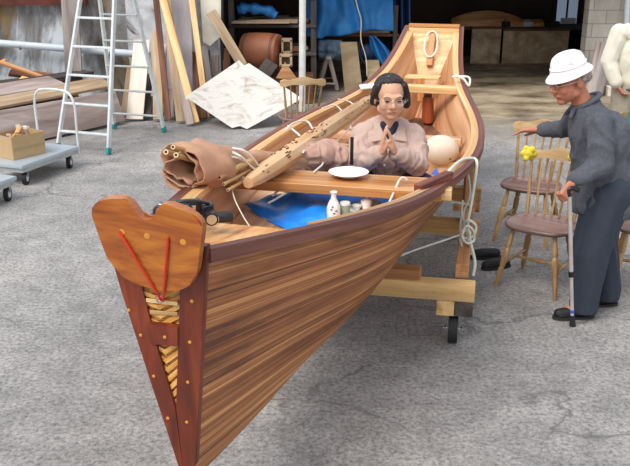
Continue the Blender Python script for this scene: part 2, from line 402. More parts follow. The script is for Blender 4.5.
def hand_parts(wrist, fdir, normal, curl=.2, thumb_side=1, s=1.0, spread=.0, thumb_out=.7):
    # local: X along fingers, Z = palm-facing normal, Y = thumb side
    X = V(fdir).normalized(); Z = V(normal); Z = (Z - X * Z.dot(X)).normalized(); Y = Z.cross(X) * thumb_side
    L = lambda x, y, z: V(wrist) + s * (X * x + Y * y + Z * z)
    out = [('c', [(L(-.02, 0, 0), .024 * s), (L(.01, 0, 0), .021 * s)])]
    for y in (-.026, -.009, .009, .026): out.append(('c', [(L(.0, y * .6, 0), .017 * s), (L(.045, y, 0), .0145 * s), (L(.085, y * 1.05, -.001), .0115 * s)]))
    for y, ln, k in ((.031, .068, 0), (.0105, .077, 1), (-.0105, .071, 2), (-.031, .056, 3)):
        p = [.085, y, 0]; ang = 0; ch = [(L(*p), .0092 * s)]
        for j, (fr, rr) in enumerate(((.45, .0086), (.31, .0078), (.24, .0068))):
            ang += curl * (1 + .15 * k) * (1 if j == 0 else 1.15)
            p = [p[0] + ln * fr * math.cos(ang), p[1] + spread * (y / .03) * ln * fr, p[2] + ln * fr * math.sin(ang)]
            ch.append((L(*p), rr * s))
        out.append(('c', ch))
    t = thumb_out
    out.append(('c', [(L(.012, .024, .004), .015 * s), (L(.042, .024 + .026 * t, .014), .0115 * s), (L(.068, .024 + .034 * t, .022), .010 * s), (L(.088, .024 + .034 * t, .028), .008 * s)]))
    return out

# ------------------------------------------------------------ setting
GW = 30
bm = bmesh.new(); g = [[bm.verts.new((-14 + 28 * i / 2, -4 + 26 * j / 2, 0)) for j in range(3)] for i in range(3)]
for i in range(2):
    for j in range(2): bm.faces.new((g[i][j], g[i + 1][j], g[i + 1][j + 1], g[i][j + 1]))
r = bmesh.ops.extrude_face_region(bm, geom=bm.faces[:])
for e in r['geom']:
    if isinstance(e, bmesh.types.BMVert): e.co.z -= .2
tag(obj('floor', bm, 'concrete_yard', None, False), kind='structure')
def struct_box(name, lo, hi, mat):
    bm = bmesh.new(); c = [(a + b) / 2 for a, b in zip(lo, hi)]; s = [b - a for a, b in zip(lo, hi)]
    add_box(bm, c, s, None, 0); return tag(obj(name, bm, mat, None, False), kind='structure')
struct_box('wall_left', (-11, 11.8, 0), (-2.55, 12.05, 2.7), 'wall_stained')
struct_box('wall_left_painted', (-2.55, 11.8, 0), (-1.32, 12.05, 2.7), 'wall_white')
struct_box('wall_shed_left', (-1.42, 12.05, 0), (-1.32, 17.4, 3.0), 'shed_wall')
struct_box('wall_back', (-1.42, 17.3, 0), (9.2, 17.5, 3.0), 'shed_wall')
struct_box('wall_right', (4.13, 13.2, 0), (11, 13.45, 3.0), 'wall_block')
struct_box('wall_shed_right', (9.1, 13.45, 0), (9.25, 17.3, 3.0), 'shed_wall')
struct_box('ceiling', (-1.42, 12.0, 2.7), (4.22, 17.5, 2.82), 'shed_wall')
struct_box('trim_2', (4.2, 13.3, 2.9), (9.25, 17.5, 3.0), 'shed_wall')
struct_box('trim_1', (-11, 11.66, 1.38), (-3.05, 11.8, 1.62), 'rust')
# small bright window in the shed's back wall
w = thing('window_1', None, None); w['kind'] = 'structure'
p0, p1 = at(553, 26, 17.28), at(582, -14, 17.28)
bm = bmesh.new(); add_box(bm, ((p0.x + p1.x) / 2, 17.285, (p0.z + p1.z) / 2), (p1.x - p0.x, .03, p1.z - p0.z), None, 0)
obj('window_frame', bm, 'dark_iron', w, False)
bm = bmesh.new()
wx = (p1.x - p0.x)
add_box(bm, (p0.x + wx * .27, 17.262, (p0.z + p1.z) / 2), (wx * .36, .015, (p1.z - p0.z) * .9), None, 0)
add_box(bm, (p0.x + wx * .72, 17.262, (p0.z + p1.z) / 2), (wx * .36, .015, (p1.z - p0.z) * .9), None, 0)
obj('pane', bm, 'window_light', w, False)

# ------------------------------------------------------------ the boat
SW = [.144, .345, .534, .641, .699, .661, .525, .352, .254]
SZ = [1.313, 1.184, 1.076, 1.003, .964, .971, 1.004, 1.131, 1.444]
BZ = [.405, .345, .345, .38, .40, .40, .44, .55, .8]
BW = [.022, .07, .12, .17, .2, .2, .15, .1, .06]
BP = [1, .9, .6, .6, .6, .6, .6, .9, 1]
def mk_spline(v):
    K = len(v); h = 1 / (K - 1); a = [0] * K; c = [0] * K; m_ = [0] * K
    for i in range(1, K - 1):
        d = 6 * (v[i - 1] - 2 * v[i] + v[i + 1]) / h / h; w_ = 4 - c[i - 1]; c[i] = 1 / w_; a[i] = (d - a[i - 1]) / w_
    for i in range(K - 2, 0, -1): m_[i] = a[i] - c[i] * m_[i + 1]
    def f(t):
        t = min(max(t, 0), 1); i = min(int(t / h), K - 2); A = ((i + 1) * h - t) / h; B = 1 - A
        return A * v[i] + B * v[i + 1] + ((A ** 3 - A) * m_[i] + (B ** 3 - B) * m_[i + 1]) * h * h / 6
    return f
fW, fZ, fBZ, fBW, fBP = map(mk_spline, (SW, SZ, BZ, BW, BP))
BB, BE = V((-.471, 2.458, 0)), V((1.108, 8.08, 0)); BLEN = (BE - BB).length; AX = (BE - BB).normalized(); NR = V((AX.y, -AX.x, 0))
def shift(t, v): return .1 * (1 - v) * max(0, 1 - t / .2) - .35 * (1 - v) * max(0, (t - .7) / .3)
def hull_pt(t, v, side, inset=0.0):
    b0, z, w0, w_ = fBZ(t), fZ(t), fBW(t), fW(t)
    x = w0 + (w_ - w0) * v ** fBP(t) if v > 0 else w0
    x = max(x - inset, .001); zz = b0 + (z - b0) * v + (inset * (1 - v) * 1.0)
    return BB + AX * (t * BLEN + shift(t, v)) + NR * (x * side) + V((0, 0, zz))
def at_boat(t, off, z): return BB + AX * (t * BLEN) + NR * off + V((0, 0, z))
def hw(t, z, inset=.03):
    v = min(max((z - fBZ(t)) / (fZ(t) - fBZ(t)), 0.0), 1); w0 = fBW(t)
    return w0 + (fW(t) - w0) * (v ** fBP(t)) - inset
boat = thing('wooden_boat', 'long varnished wooden boat with flared planked sides on a timber cradle cart', 'boat', at_boat(.45, 0, .40))
NT, NV = 90, 16
bm = bmesh.new(); uvl = bm.loops.layers.uv.new('UVMap'); uvd = {}
def grid_side(side, inset, flip, mi):
    g = []
    for i in range(NT + 1):
        t = i / NT; row = []; arcs = []; arc = 0; prev = None
        for j in range(NV + 1):
            v_ = (j / NV) ** 1.5; p = hull_pt(t, v_, side, inset)
            if prev is not None: arc += (p - prev).length
            prev = p; q = bm.verts.new(p); row.append(q); arcs.append(arc)
        for q, a_ in zip(row, arcs): uvd[q] = (t * BLEN, a_ - arc + (5 if inset else 0) + (2 if side < 0 else 0))
        g.append(row)
    for i in range(NT):
        for j in range(NV):
            f_ = bm.faces.new((g[i][j], g[i + 1][j], g[i + 1][j + 1], g[i][j + 1])); f_.material_index = mi
    return g
gr, gl = grid_side(1, 0, 0, 0), grid_side(-1, 0, 1, 0)
ir, il = grid_side(1, .024, 1, 1), grid_side(-1, .024, 0, 1)
for i in range(NT):
    bm.faces.new((gl[i][0], gl[i + 1][0], gr[i + 1][0], gr[i][0])).material_index = 0
    bm.faces.new((il[i][0], ir[i][0], ir[i + 1][0], il[i + 1][0])).material_index = 1
    for A, B in ((gr, ir), (gl, il)): bm.faces.new((A[i][NV], A[i + 1][NV], B[i + 1][NV], B[i][NV])).material_index = 1
for i in (0, NT):
    for j in range(NV):
        for A, B in ((gr, ir), (gl, il)): bm.faces.new((A[i][j], B[i][j], B[i][j + 1], A[i][j + 1])).material_index = 0
for f_ in bm.faces:
    for l_ in f_.loops: l_[uvl].uv = uvd[l_.vert]
obj('hull', bm, ['hull_wood', 'wood_inner_red'], boat)
def rail(name, side, in0, in1, z0, z1, mat, t0=0, t1=1, n=80):   # swept rectangle along the sheer; offsets measured inward
    bm = bmesh.new(); uv_ = bm.loops.layers.uv.new('UVMap'); R = []
    for i in range(n + 1):
        t = t0 + (t1 - t0) * i / n; w_, z = fW(t), fZ(t)
        R.append([bm.verts.new(BB + AX * (t * BLEN) + NR * side * (w_ - a) + V((0, 0, z + b))) for a, b in ((in0, z0), (in1, z0), (in1, z1), (in0, z1))])
    for i in range(n):
        for k in range(4):
            f_ = bm.faces.new((R[i][k], R[i][(k + 1) % 4], R[i + 1][(k + 1) % 4], R[i + 1][k]))
            for l_, (uu, vv) in zip(f_.loops, ((i, k), (i, k + 1), (i + 1, k + 1), (i + 1, k))): l_[uv_].uv = (t0 + uu * (t1 - t0) / n * BLEN, vv * .04)
    bm.faces.new(R[0]); bm.faces.new(R[-1][::-1])
    return obj(name, bm, mat, boat)
wood('wood_red_uv', '#54261E', '#744034', '#905C50', (.8, 40, 1), rough=.5, coord='UV')
wood('wood_yellow_uv', '#B98650', '#D9AC74', '#EBC898', (.8, 40, 1), rough=.5, coord='UV')
for s_ in (1, -1):
    rail('gunwale', s_, -.018, .024, -.042, .004, 'wood_red_uv')
    rail('inner_rail', s_, .024, .072 if s_ > 0 else .082, -.035, -.001, 'wood_yellow_uv', .12, .985)
wood('strip_gold', '#A8662A', '#DB9C4A', '#F2C078', (2, 30, 30), rough=.5)
# bow transom: plane through the sheer corners and the foot
L0, R0, FT = hull_pt(0, 1, -1), hull_pt(0, 1, 1), (hull_pt(0, 0, 1) + hull_pt(0, 0, -1)) / 2
TN = (R0 - L0).cross(FT - L0).normalized()
if TN.y > 0: TN = -TN
def onplane(x, y, off=0.0):
    r_ = ray(x, y); o_ = V((0, 0, CAM_H)); p_ = L0 + TN * off
    return o_ + r_ * ((p_ - o_).dot(TN) / r_.dot(TN))
bm = bmesh.new(); add_prism(bm, [onplane(118, 240), onplane(206, 249), onplane(196, 462), onplane(183, 462)], -TN * .02)
obj('transom', bm, 'woven', boat, False)
prism('transom_cheek', [onplane(x, y, .024) for x, y in ((180, 246), (207, 247), (201, 360), (196, 466), (183, 470), (176, 407), (178, 350), (180, 290))], -TN * .03, 'wood_mahog', boat, .003)
prism('transom_cheek', [onplane(x, y, .018) for x, y in ((116, 250), (140, 250), (141.5, 290), (158, 352), (176, 408), (184, 470), (178.5, 468), (150, 380), (121, 290), (112, 262))], -TN * .03, 'wood_mahog', boat, .003)
prism('transom_crosspiece', [onplane(x, y, .03) for x, y in ((148, 324), (178, 327), (178, 347), (149, 344))], -TN * .02, 'wood_mahog', boat, .002)
for x, y, o_ in ((129, 310, .018), (141, 335, .018), (154, 376, .018), (168, 418, .018), (192, 301, .024), (190, 342, .024), (188, 382, .024), (187, 422, .024), (165, 337, .03)):
    bm = bmesh.new(); add_lathe(bm, [(.006, -.004), (.006, .003), (.003, .005)], M=Matrix.Translation(onplane(x, y, o_)) @ TN.to_track_quat('Z', 'Y').to_matrix().to_4x4(), seg=10)
    obj('wooden_plug', bm, 'varnish_knot', boat)
for k in range(13):
    y = 290 + 9 * k; xl = 141.5 + (y - 290) * .28; xm = (xl + 181) / 2 - 3
    board('woven_strip', onplane(xl - 6, y, .004), onplane(xm + 2, y + 9, .006), .016, .004, 'strip_gold', boat, up=TN, bev=.001)
    board('woven_strip', onplane(xm - 2, y + 9, .008), onplane(182, y - 3, .006), .016, .004, 'strip_gold', boat, up=TN, bev=.001)
strip = [(146, 300, 178, 304), (150, 312, 178, 314)]
for x0, y0, x1, y1 in strip: board('lashing_strip', onplane(x0, y0, .012), onplane(x1, y1, .012), .014, .006, 'wood_yellow', boat, up=TN)
# shaped board bolted over the transom head
nb = thing('shaped_headboard', 'glossy orange-brown notched board lashed with red cord on the bow transom', 'board', onplane(163, 295, .04))
out = [(45, 95), (60, 70), (110, 55), (160, 55), (182, 63), (205, 90), (235, 130), (262, 142), (285, 125), (300, 88), (330, 76), (380, 92), (440, 118), (470, 150), (474, 180), (465, 250), (455, 330), (440, 375), (395, 405), (330, 412), (250, 395), (180, 365), (120, 310), (85, 230), (60, 160), (46, 120)]
poly = [onplane(80 + x / 3.88, 185 + y / 3.88, .065) for x, y in out]
poly = [p for p in smooth_path(poly, 3, True)]
prism('headboard_panel', poly, -TN * .034, 'varnish_board', nb, .005)
for x, y in ((147, 236), (183, 242), (122, 232)):
    bm = bmesh.new(); add_lathe(bm, [(.010, -.002), (.010, .001), (.0085, .0012)], M=Matrix.Translation(onplane(x, y, .065)) @ TN.to_track_quat('Z', 'Y').to_matrix().to_4x4(), seg=12)
    obj('knot_mark', bm, 'varnish_knot', nb)
for a_, b_ in (((120, 233), (161, 300)), ((168, 239), (163, 301))):
    tube('red_cord', [onplane(*a_, .063), onplane(a_[0] * .95 + b_[0] * .05, a_[1] * .95 + b_[1] * .05, .071), onplane(b_[0] * .9 + a_[0] * .1, b_[1] * .9 + a_[1] * .1, .069), onplane(*b_, .03)], .0042, 'cord_red', nb, 8, 3)
tube('cord_ring', smooth_path([onplane(160 + 3 * math.cos(a * .785), 300 + 3 * math.sin(a * .785), .036) for a in range(8)], 2, True), .0028, 'chrome', nb, 6, 0, True)
# bow deck (breasthook) and boards
def deck(name, t0, t1, z, mat, inset=.03, n=14, th=.022, slope=0.0, side0=-1, side1=1):
    bm = bmesh.new(); R = []
    for i in range(n + 1):
        t = t0 + (t1 - t0) * i / n; zz = (z if not callable(z) else z(t))
        wd_ = hw(t, zz - th, inset)
        R.append([bm.verts.new(BB + AX * (t * BLEN) + NR * wd_ * s_ + V((0, 0, zz - d_))) for s_, d_ in ((side0, 0), (side1, 0), (side1, th), (side0, th))])
    for i in range(n):
        for k in range(4): bm.faces.new((R[i][k], R[i][(k + 1) % 4], R[i + 1][(k + 1) % 4], R[i + 1][k]))
    bm.faces.new(R[0]); bm.faces.new(R[-1][::-1])
    bm.transform(FR.inverted()); return obj(name, bm, mat, boat, False, FR)
FR = Matrix.Translation(BB) @ Matrix((AX, -NR, V((0, 0, 1)))).transposed().to_4x4()
deck('bow_deck', .012, .105, lambda t: fZ(t) - .02, 'wood_orange', .026)
deck('fore_floor', .12, .44, .80, 'wood_inner')
deck('aft_deck', .44, .66, .735, 'wood_inner')
deck('stern_floor', .66, .93, .70, 'wood_inner_dark' if 'wood_inner_dark' in MATS else 'wood_brown')
# raised cross boards on the aft deck
for t_, z_, w_ in ((.60, .80, .10), (.645, .84, .10)):
    h_ = hw(t_, z_ - .06, .03)
    board('deck_board', at_boat(t_, -h_, z_), at_boat(t_, h_, z_), w_, .05, 'wood_inner', boat)
# thwarts
th1 = .345
T0, T1 = atz(243, 180, 1.0), atz(418, 191, .99)
TD = (T1 - T0).normalized(); TB = V((-TD.y, TD.x, 0)).normalized()
ta = T0 - TD * .10 + TB * .135; tb = T1 + TD * .12 + TB * .135
board('thwart', ta - V((0, 0, .026)), tb - V((0, 0, .026)), .27, .052, 'wood_orange', boat)
pe = atz(433, 188, 1.0)
board('thwart_end_block', atz(418, 190, 1.035), atz(449, 176, 1.03), .05, .055, 'wood_red', boat)
board('thwart_tenon', tb + V((0, 0, -.02)) - TD * .06 - TB * .08, tb + V((0, 0, -.02)) + TD * .05 - TB * .08, .07, .06, 'wood_yellow', boat)
p0, p1 = at_boat(.835, -hw(.835, fZ(.835) - .06, .02), fZ(.835) - .05), at_boat(.835, hw(.835, fZ(.835) - .06, .02), fZ(.835) - .05)
board('stern_thwart', p0, p1, .12, .055, 'wood_yellow', boat)
zz = 1.06; tt = .90
board('stern_shelf', at_boat(tt, -.15, zz), at_boat(tt, .15, zz), .16, .02, 'wood_yellow', boat)
board('shelf_support', at_boat(tt - .015, 0, zz + .006), at_boat(tt - .015, 0, zz - .20), .05, .04, 'wood_orange', boat, up=AX)
# stern transom: inside face with two triangular gussets and a header
SL, SR, SF = hull_pt(1, 1, -1, .02), hull_pt(1, 1, 1, .02), (hull_pt(1, 0, 1) + hull_pt(1, 0, -1)) / 2
bm = bmesh.new(); add_prism(bm, [SL, SR, SF + NR * .06, SF - NR * .06], AX * .03); obj('stern_transom', bm, 'wood_yellow', boat, False)
SN = (SR - SL).cross(SF - SL).normalized()
if SN.y > 0: SN = -SN
board('stern_header', SL + SN * .02 - V((0, 0, .06)), SR + SN * .02 - V((0, 0, .06)), .04, .075, 'wood_yellow', boat)
board('stern_cap', SL - V((0, 0, .0)) + SN * .012 - NR * .0, SR + SN * .012, .06, .03, 'wood_orange', boat)
mid = (SL + SR) / 2
dwn = (SF - mid).normalized()
board('stern_stem', mid + SN * .03 + dwn * .06, mid + SN * .03 + dwn * .40, .055, .04, 'wood_pine_red', boat, up=SN)
# stern ring of rope
rg = thing('rope_ring', 'white rope loop hanging on the inner stern post', 'rope', mid + SN * .06 + dwn * .15)
tube('loop', [mid + SN * (.058) + NR * x + dwn * z for x, z in ((-.045, .10), (-.062, .18), (-.055, .27), (-.02, .32), (.025, .31), (.05, .25), (.052, .17), (.035, .10), (0, .075))], .0085, 'rope', rg, 8, 5, True)

# ------------------------------------------------------------ things in the boat
# carved log
A, B = atz(248, 183, 1.075), atz(372, 99, 1.06)
d = (B - A).normalized()
bm = bmesh.new(); rr = [.028, .042, .054, .058, .056, .05, .042]; pts = [A + (B - A) * k / 6 for k in (0, .25, .8, 2, 3.5, 5, 6)]
pts[0] = A + V((0, 0, -.0)); add_tube(bm, pts, rr, 8)
M_ = Matrix.Translation(A) @ frame(d).to_4x4(); bm.transform(M_.inverted())
log = thing('carved_log', 'long eight-sided carved log laid along the boat with a pointed near end', 'log', A)
obj('log_body', bm, 'wood_log', log, False, M_)
bm = bmesh.new()
for k in range(110):
    u = random.random(); s = u * (B - A).length * .95 + .12; r_ = .058 if u < .5 else .052 - .01 * (u - .5)
    if s < .4: r_ = .044
    ang = random.uniform(.2, 2.9); q = frame(d)
    n_ = q @ V((0, math.cos(ang), math.sin(ang))); c_ = A + d * s + n_ * (r_ * .955)
    R = Matrix((d, n_.cross(d) * -1, n_)).transposed()
    add_box(bm, c_, (random.uniform(.012, .05), random.uniform(.004, .009), .006), R, .001)
obj('adze_mark', bm, 'knot', log, False); bpy.data.objects['adze_mark']['kind'] = 'stuff'
# rolled sail
sail = thing('rolled_sail', 'rolled brown sail cloth bundled over the boat side with its curled open end', 'sail', at(235, 165, 4.2))
path = smooth_path([at(181, 168, 3.86), at(205, 165, 4.0), at(235, 163, 4.22), at(268, 163, 4.5), at(300, 163, 4.72), at(334, 160, 4.86), at(352, 160, 4.92)], 6)
def loft_spiral(name, r0, turns, th, mat, sc0=1.0):
    n = len(path); K = 60; bm = bmesh.new(); rows = []
    for i in range(n):
        a = path[max(i - 1, 0)]; b = path[min(i + 1, n - 1)]; Rm = frame(b - a)
        u = i / (n - 1); sc = (1.0 - .48 * min(1, max(0, (u - .18) / .25)) ** .8) * sc0
        row = []
        for k in range(K + 1):
            fr = k / K; ang = -2.2 + fr * turns * 2 * math.pi; rad = r0 * (.45 + .55 * fr) * sc
            p = path[i] + Rm @ V((0, math.cos(ang) * rad * 1.05, math.sin(ang) * rad * .92))
            fold = .022 * noise.noise(V((u * 12, math.cos(ang) * 1.5, math.sin(ang) * 1.5 + fr * 2)))
            p += Rm @ V((-.03 * math.sin(ang * 1.0 + .5) if i == 0 else 0, math.cos(ang) * fold * 2, math.sin(ang) * fold * 2))
            row.append(bm.verts.new(p))
        rows.append(row)
    for i in range(n - 1):
        for k in range(K): bm.faces.new((rows[i][k], rows[i][k + 1], rows[i + 1][k + 1], rows[i + 1][k]))
    bm.normal_update(); bmesh.ops.solidify(bm, geom=bm.faces[:], thickness=th)
    return obj(name, bm, mat, sail, True)
loft_spiral('sail_cloth', .135, 2.3, .006, 'sail')
def hang(u, v_):
    a = at(188 + 26 * u, 178 + 5 * u, 3.86 + .2 * u); return a + V((.012 * math.sin(v_ * 7), -.02 * math.sin(v_ * 3), -.12 * v_ + .015 * math.sin(u * 9)))
for i, (a_, b_, r_) in enumerate((((166, 152), (222, 166), .012), ((173, 147), (226, 160), .011), ((176, 155), (224, 170), .012), ((219, 177), (252, 160), .015), ((224, 184), (250, 170), .009), ((228, 190), (252, 176), .008))):
    p_ = thing('bamboo_pole', ('thin bamboo spar end sticking out of the rolled sail, furthest left', 'thin bamboo spar end at the top of the sail roll', 'short bamboo spar inside the open end of the sail roll', 'thickest bamboo spar in front of the rolled sail', 'bamboo spar just below the thickest one beside the log tip', 'lowest thin bamboo spar beside the log tip')[i], 'bamboo pole')
    Y0 = 3.74 if i < 3 else 3.90; Y1 = 4.4 if i < 3 else 4.16
    a3, b3 = at(*a_, Y0 + .0), at(*b_, Y1)
    p_.location = a3; d_ = (b3 - a3).normalized(); bm = bmesh.new(); n_ = 5
    P = [a3 + (b3 - a3) * k / 20 for k in range(21)]; add_tube(bm, P, [r_ * (1.12 if k % 5 == 4 else 1) for k in range(21)], 12)
    obj('culm', bm, 'bamboo', p_)
    bm = bmesh.new(); add_tube(bm, [a3 - d_ * .002, a3 + d_ * .003], r_ * .6, 10); obj('hollow_end', bm, 'sole', p_)
    bm = bmesh.new(); add_tube(bm, [a3 - d_ * .0012, a3 + d_ * .003], r_ * .98, 12); obj('cut_rim', bm, 'bamboo_in', p_)
prt = []
for k in range(9):
    u = k / 8; p = at(296 + 52 * u, 166 - 10 * math.sin(u * 3.0), 4.72 + .12 * u); prt.append(('e', p + V((0, .03 * (k % 2), .01 * (k % 3))), (.075, .07, .062)))
crp = thing('crumpled_cloth', 'crumpled pinkish end of cloth heaped between the log and the seated woman', 'cloth', at(322, 172, 4.75))
organic('cloth_heap', prt, 'sail_pink', crp, .007, 2, .020, (14, 14, 14))
# ropes round the rails and the sail
def rope(label, pts, r=.0065, mat='rope', sm=6, name='rope', cat='rope', group=None):
    P = smooth_path(pts, sm); bm = bmesh.new(); add_tube(bm, P, r, 8); o = obj(name, bm, mat); return tag(o, label, cat, group)
def lz(x, y, z): return atz(x, y, z)
rope('white rope looped over the rail and log, nearest the cloth bundle', [lz(286, 130, 1.02), lz(292, 124, 1.035), lz(300, 121, 1.03), lz(308, 122, 1.01), lz(313, 130, .99), lz(317, 142, 1.03), lz(315, 148, 1.06)])
rope('white rope arched over the left rail just beside the small empty chair', [lz(288, 126, 1.02), lz(300, 136, .99), lz(306, 148, 1.05), lz(303, 152, 1.09)])
rope('thin white rope over the left rail, middle of the row', [lz(322, 108, 1.02), lz(334, 105, 1.02), lz(341, 110, .99), lz(347, 120, .98), lz(351, 128, 1.04)], .0048)
rope('thin white rope over the left rail closest to the seated woman', [lz(338, 99, 1.03), lz(350, 102, 1.0), lz(357, 110, .97), lz(352, 122, 1.0)], .0042)
rope('slack white rope curving up beside the seated woman', [lz(318, 140, .90), lz(333, 142, .93), lz(345, 134, .95), lz(352, 124, .98), lz(366, 110, 1.03), lz(373, 96, 1.06), lz(376, 84, 1.05)], .006)
rope('white rope wound round the narrow waist of the sail roll', [at(232, 148, 4.10), at(246, 152, 4.12), at(258, 166, 4.2), at(256, 178, 4.24), at(250, 166, 4.15), at(240, 156, 4.05), at(226, 150, 4.1)], .006)
rope('second white rope crossing the sail roll beside the log', [at(228, 156, 4.02), at(243, 160, 4.08), at(257, 172, 4.16), at(262, 180, 4.24)], .005)
rope('white rope hanging over the pink cloth in front of the woman', [lz(300, 156, 1.05), lz(318, 154, .99), lz(323, 163, 1.0), lz(314, 172, 1.005)], .0055)
rope('thin pale string hanging down into the bow well', [at(231, 186, 4.0), at(235, 200, 3.85), at(243, 216, 3.6), at(250, 227, 3.35)], .003, 'cord_string')
rope('light rope tied round the right end of the yellow stern thwart', [at_boat(.835, .30, 1.13), at_boat(.835, .36, 1.135), at_boat(.833, .44, 1.13), at_boat(.825, .445, 1.07), at_boat(.828, .40, 1.12), at_boat(.84, .33, 1.14)], .009)
rope('pale rope knotted round the left end of the thwart above the tarp', [at(272, 196, 4.32), at(280, 190, 4.34), at(292, 189, 4.36), at(284, 194, 4.30), at(274, 200, 4.28), at(268, 203, 4.24)], .006, 'cord_string')
# white cloth strip tied on the left rail near the woman
prism('white_rag', [lz(359, 86, 1.06), lz(377, 84, 1.06), lz(378, 88, 1.06), lz(361, 90, 1.06)], (0, 0, .012), 'tape_white', None, .003)
tag(bpy.data.objects['white_rag'], 'folded white rag lying on the left rail behind the woman', 'rag')
# white metal hook standing on the thwart
hk = tube('metal_hook', [at(389, 203, 4.10), at(395, 190, 4.22), at(399, 181, 4.25), at(403, 177.5, 4.25), at(407, 180, 4.25)], .0065, 'white_paint', None, 8, 5)
tag(hk, 'white bent metal hook standing between the blue tarp and thwart', 'hook')
# blue tarp in the fore well
tp = [at(243, 206, 3.75), at(262, 228, 3.45), at(300, 229, 3.55), at(326, 222, 3.85)]
def tarpf(u, v_):
    z0 = .845
    a = atz(238 + 60 * v_, 206 + 24 * v_, z0); b = atz(300 + 85 * 1, 186 + 27 * v_, z0)
    a = atz(243 + 55 * v_, 200 + 29 * v_, z0); b = atz(398, 187 + 18 * v_, z0)
    p = a.lerp(b, u); n1 = noise.noise(V((u * 3.2, v_ * 2.1, 1.3))); n2 = noise.noise(V((u * 9, v_ * 5, 4)))
    flat = max(0, min(1, (u - .45) / .2))
    e = math.exp(-(u / .12) ** 2) * .5
    p.z += (.045 * n1 + .018 * n2 - .03 * e) * (1 - flat) + .004 * n2 * flat
    if (u < .02 or v_ > .97) and u < .5: p.z -= .012
    return p
trp = cloth_grid('blue_tarp', tarpf, 60, 30, .004, 'blue_tarp'); tag(trp, 'bright blue plastic sheet crumpled in the boat in front of the thwart', 'tarp')
# offering set
def put(name, label, cat, prof, pt, mat, seg=24, group=None):
    o = lathe(name, prof, (0, 0, 0), mat, None, seg); o.location = pt; return tag(o, label, cat, group)
bt = thing('sake_bottle', 'small white porcelain flask with blue figures on the tarp', 'bottle', atz(333.5, 218, .852))
k = .001
def local_lathe(name, prof, par, mat, seg=24):
    return lathe(name, prof, par.location, mat, par, seg)
local_lathe('bottle_body', [(.028, 0), (.033, .004), (.036, .03), (.035, .06), (.026, .085), (.014, .105), (.013, .125), (.019, .14), (.017, .141), (.010, .13)], bt, 'white_ceramic')
bm = bmesh.new()
for a_, z_ in ((-1.9, .055), (-1.2, .048), (-1.5, .035), (-1.75, .07)):
    add_box(bm, V(bt.location) + V((.0355 * math.cos(a_), .0355 * math.sin(a_), z_)), (.010, .003, .006), Matrix.Rotation(a_ - math.pi / 2, 3, 'Z'), 0)
obj('blue_figure', bm, 'blue_print', bt, False)
tray = thing('offering_tray', 'small white rimmed tray under the cups on the blue tarp', 'tray', atz(362, 214, .853))
tr_p = [atz(346, 218, .855), atz(384, 207, .855), atz(374, 201, .855), atz(342, 210, .855)]
prism('tray_base', tr_p, (0, 0, .006), 'white_paint', tray, .001)
bm = bmesh.new()
add_tube(bm, [p + V((0, 0, .012)) for p in tr_p], .006, 6, True)
obj('rim', bm, 'white_ceramic', tray)
for i, (x, y, lab) in enumerate(((345, 214, 'grey-green glass jar with a white lid beside the porcelain flask'), (366, 209, 'white lidded cup on the tray, right of the glass jar'), (357, 210, 'small white saucer cup between the glass jar and the lidded cup'))):
    zb = .862
    c_ = thing(('glass_jar', 'lidded_cup', 'small_cup')[i], lab, 'cup', atz(x, y, zb))
    if i == 0:
        local_lathe('jar_body', [(.025, 0), (.027, .003), (.027, .045), (.024, .05)], c_, 'glass_green')
        local_lathe('lid', [(.024, .050), (.027, .051), (.027, .062), (.024, .065)], c_, 'white_ceramic')
    elif i == 1:
        local_lathe('cup_body', [(.018, 0), (.024, .004), (.029, .035), (.029, .045)], c_, 'white_ceramic')
        local_lathe('lid', [(.030, .045), (.030, .050), (.018, .058), (.006, .062), (.006, .068), (.002, .07)], c_, 'white_ceramic')
    else:
        local_lathe('cup_body', [(.010, 0), (.012, .005), (.024, .022), (.026, .028), (.022, .026), (.012, .012)], c_, 'white_ceramic')
tl = ta.lerp(tb, .5)
ds = thing('salt_dish', 'white dish heaped with salt on the thwart in front of the woman', 'dish', V((*atz(348.5, 176, 1.0).xy, .9995 - .003)))
ds.location.z = .9965
local_lathe('dish', [(.05, 0), (.055, .004), (.09, .016), (.108, .026), (.109, .029), (.104, .028), (.07, .016), (.0, .014)], ds, 'white_ceramic', 36)
local_lathe('salt_heap', [(.085, .022), (.07, .034), (.045, .046), (.02, .052), (.0, .053)], ds, 'salt')
ic = thing('incense_block', 'upright black incense bundle behind the dish of salt', 'incense', atz(352, 167, .998) + V((0, .05, 0)))
bm = bmesh.new(); add_box(bm, V(ic.location) + V((0, 0, .08)), (.019, .014, .16), None, .002); obj('incense_sticks', bm, 'black_plastic', ic, False)
bm = bmesh.new(); add_box(bm, V(ic.location) + V((0, 0, .012)), (.023, .018, .012), None, .002); obj('binding_band', bm, 'dark_iron', ic, False)
# blue scrap on the aft deck
bm = bmesh.new(); q = [at(432, 175, 4.75), at(437, 169, 4.85), at(439, 174, 4.78)]
add_prism(bm, q, (0, .02, .006)); tag(obj('blue_cup', bm, 'blue_plastic', None, False), 'small blue plastic scrap standing right of the seated woman', 'scrap')
# gourd
gd = thing('gourd', 'round whitish gourd lying on the aft deck right of the woman', 'gourd', V((*atz(440, 165, .735).xy, .735)))
bm = bmesh.new(); gc = V(gd.location) + V((0, 0, .104))
bmesh.ops.create_uvsphere(bm, u_segments=32, v_segments=20, radius=1, matrix=Matrix.Translation(gc) @ Matrix.Diagonal((.125, .115, .105, 1)))
obj('gourd_body', bm, 'gourd', gd, True)
bm = bmesh.new(); add_lathe(bm, [(.012, -.006), (.014, .0), (.006, .008)], M=Matrix.Translation(gc + V((.05, -.09, -.035))) @ V((.5, -.9, -.35)).to_track_quat('Z', 'Y').to_matrix().to_4x4(), seg=12)
obj('stem_scar', bm, 'gourd_spot', gd)
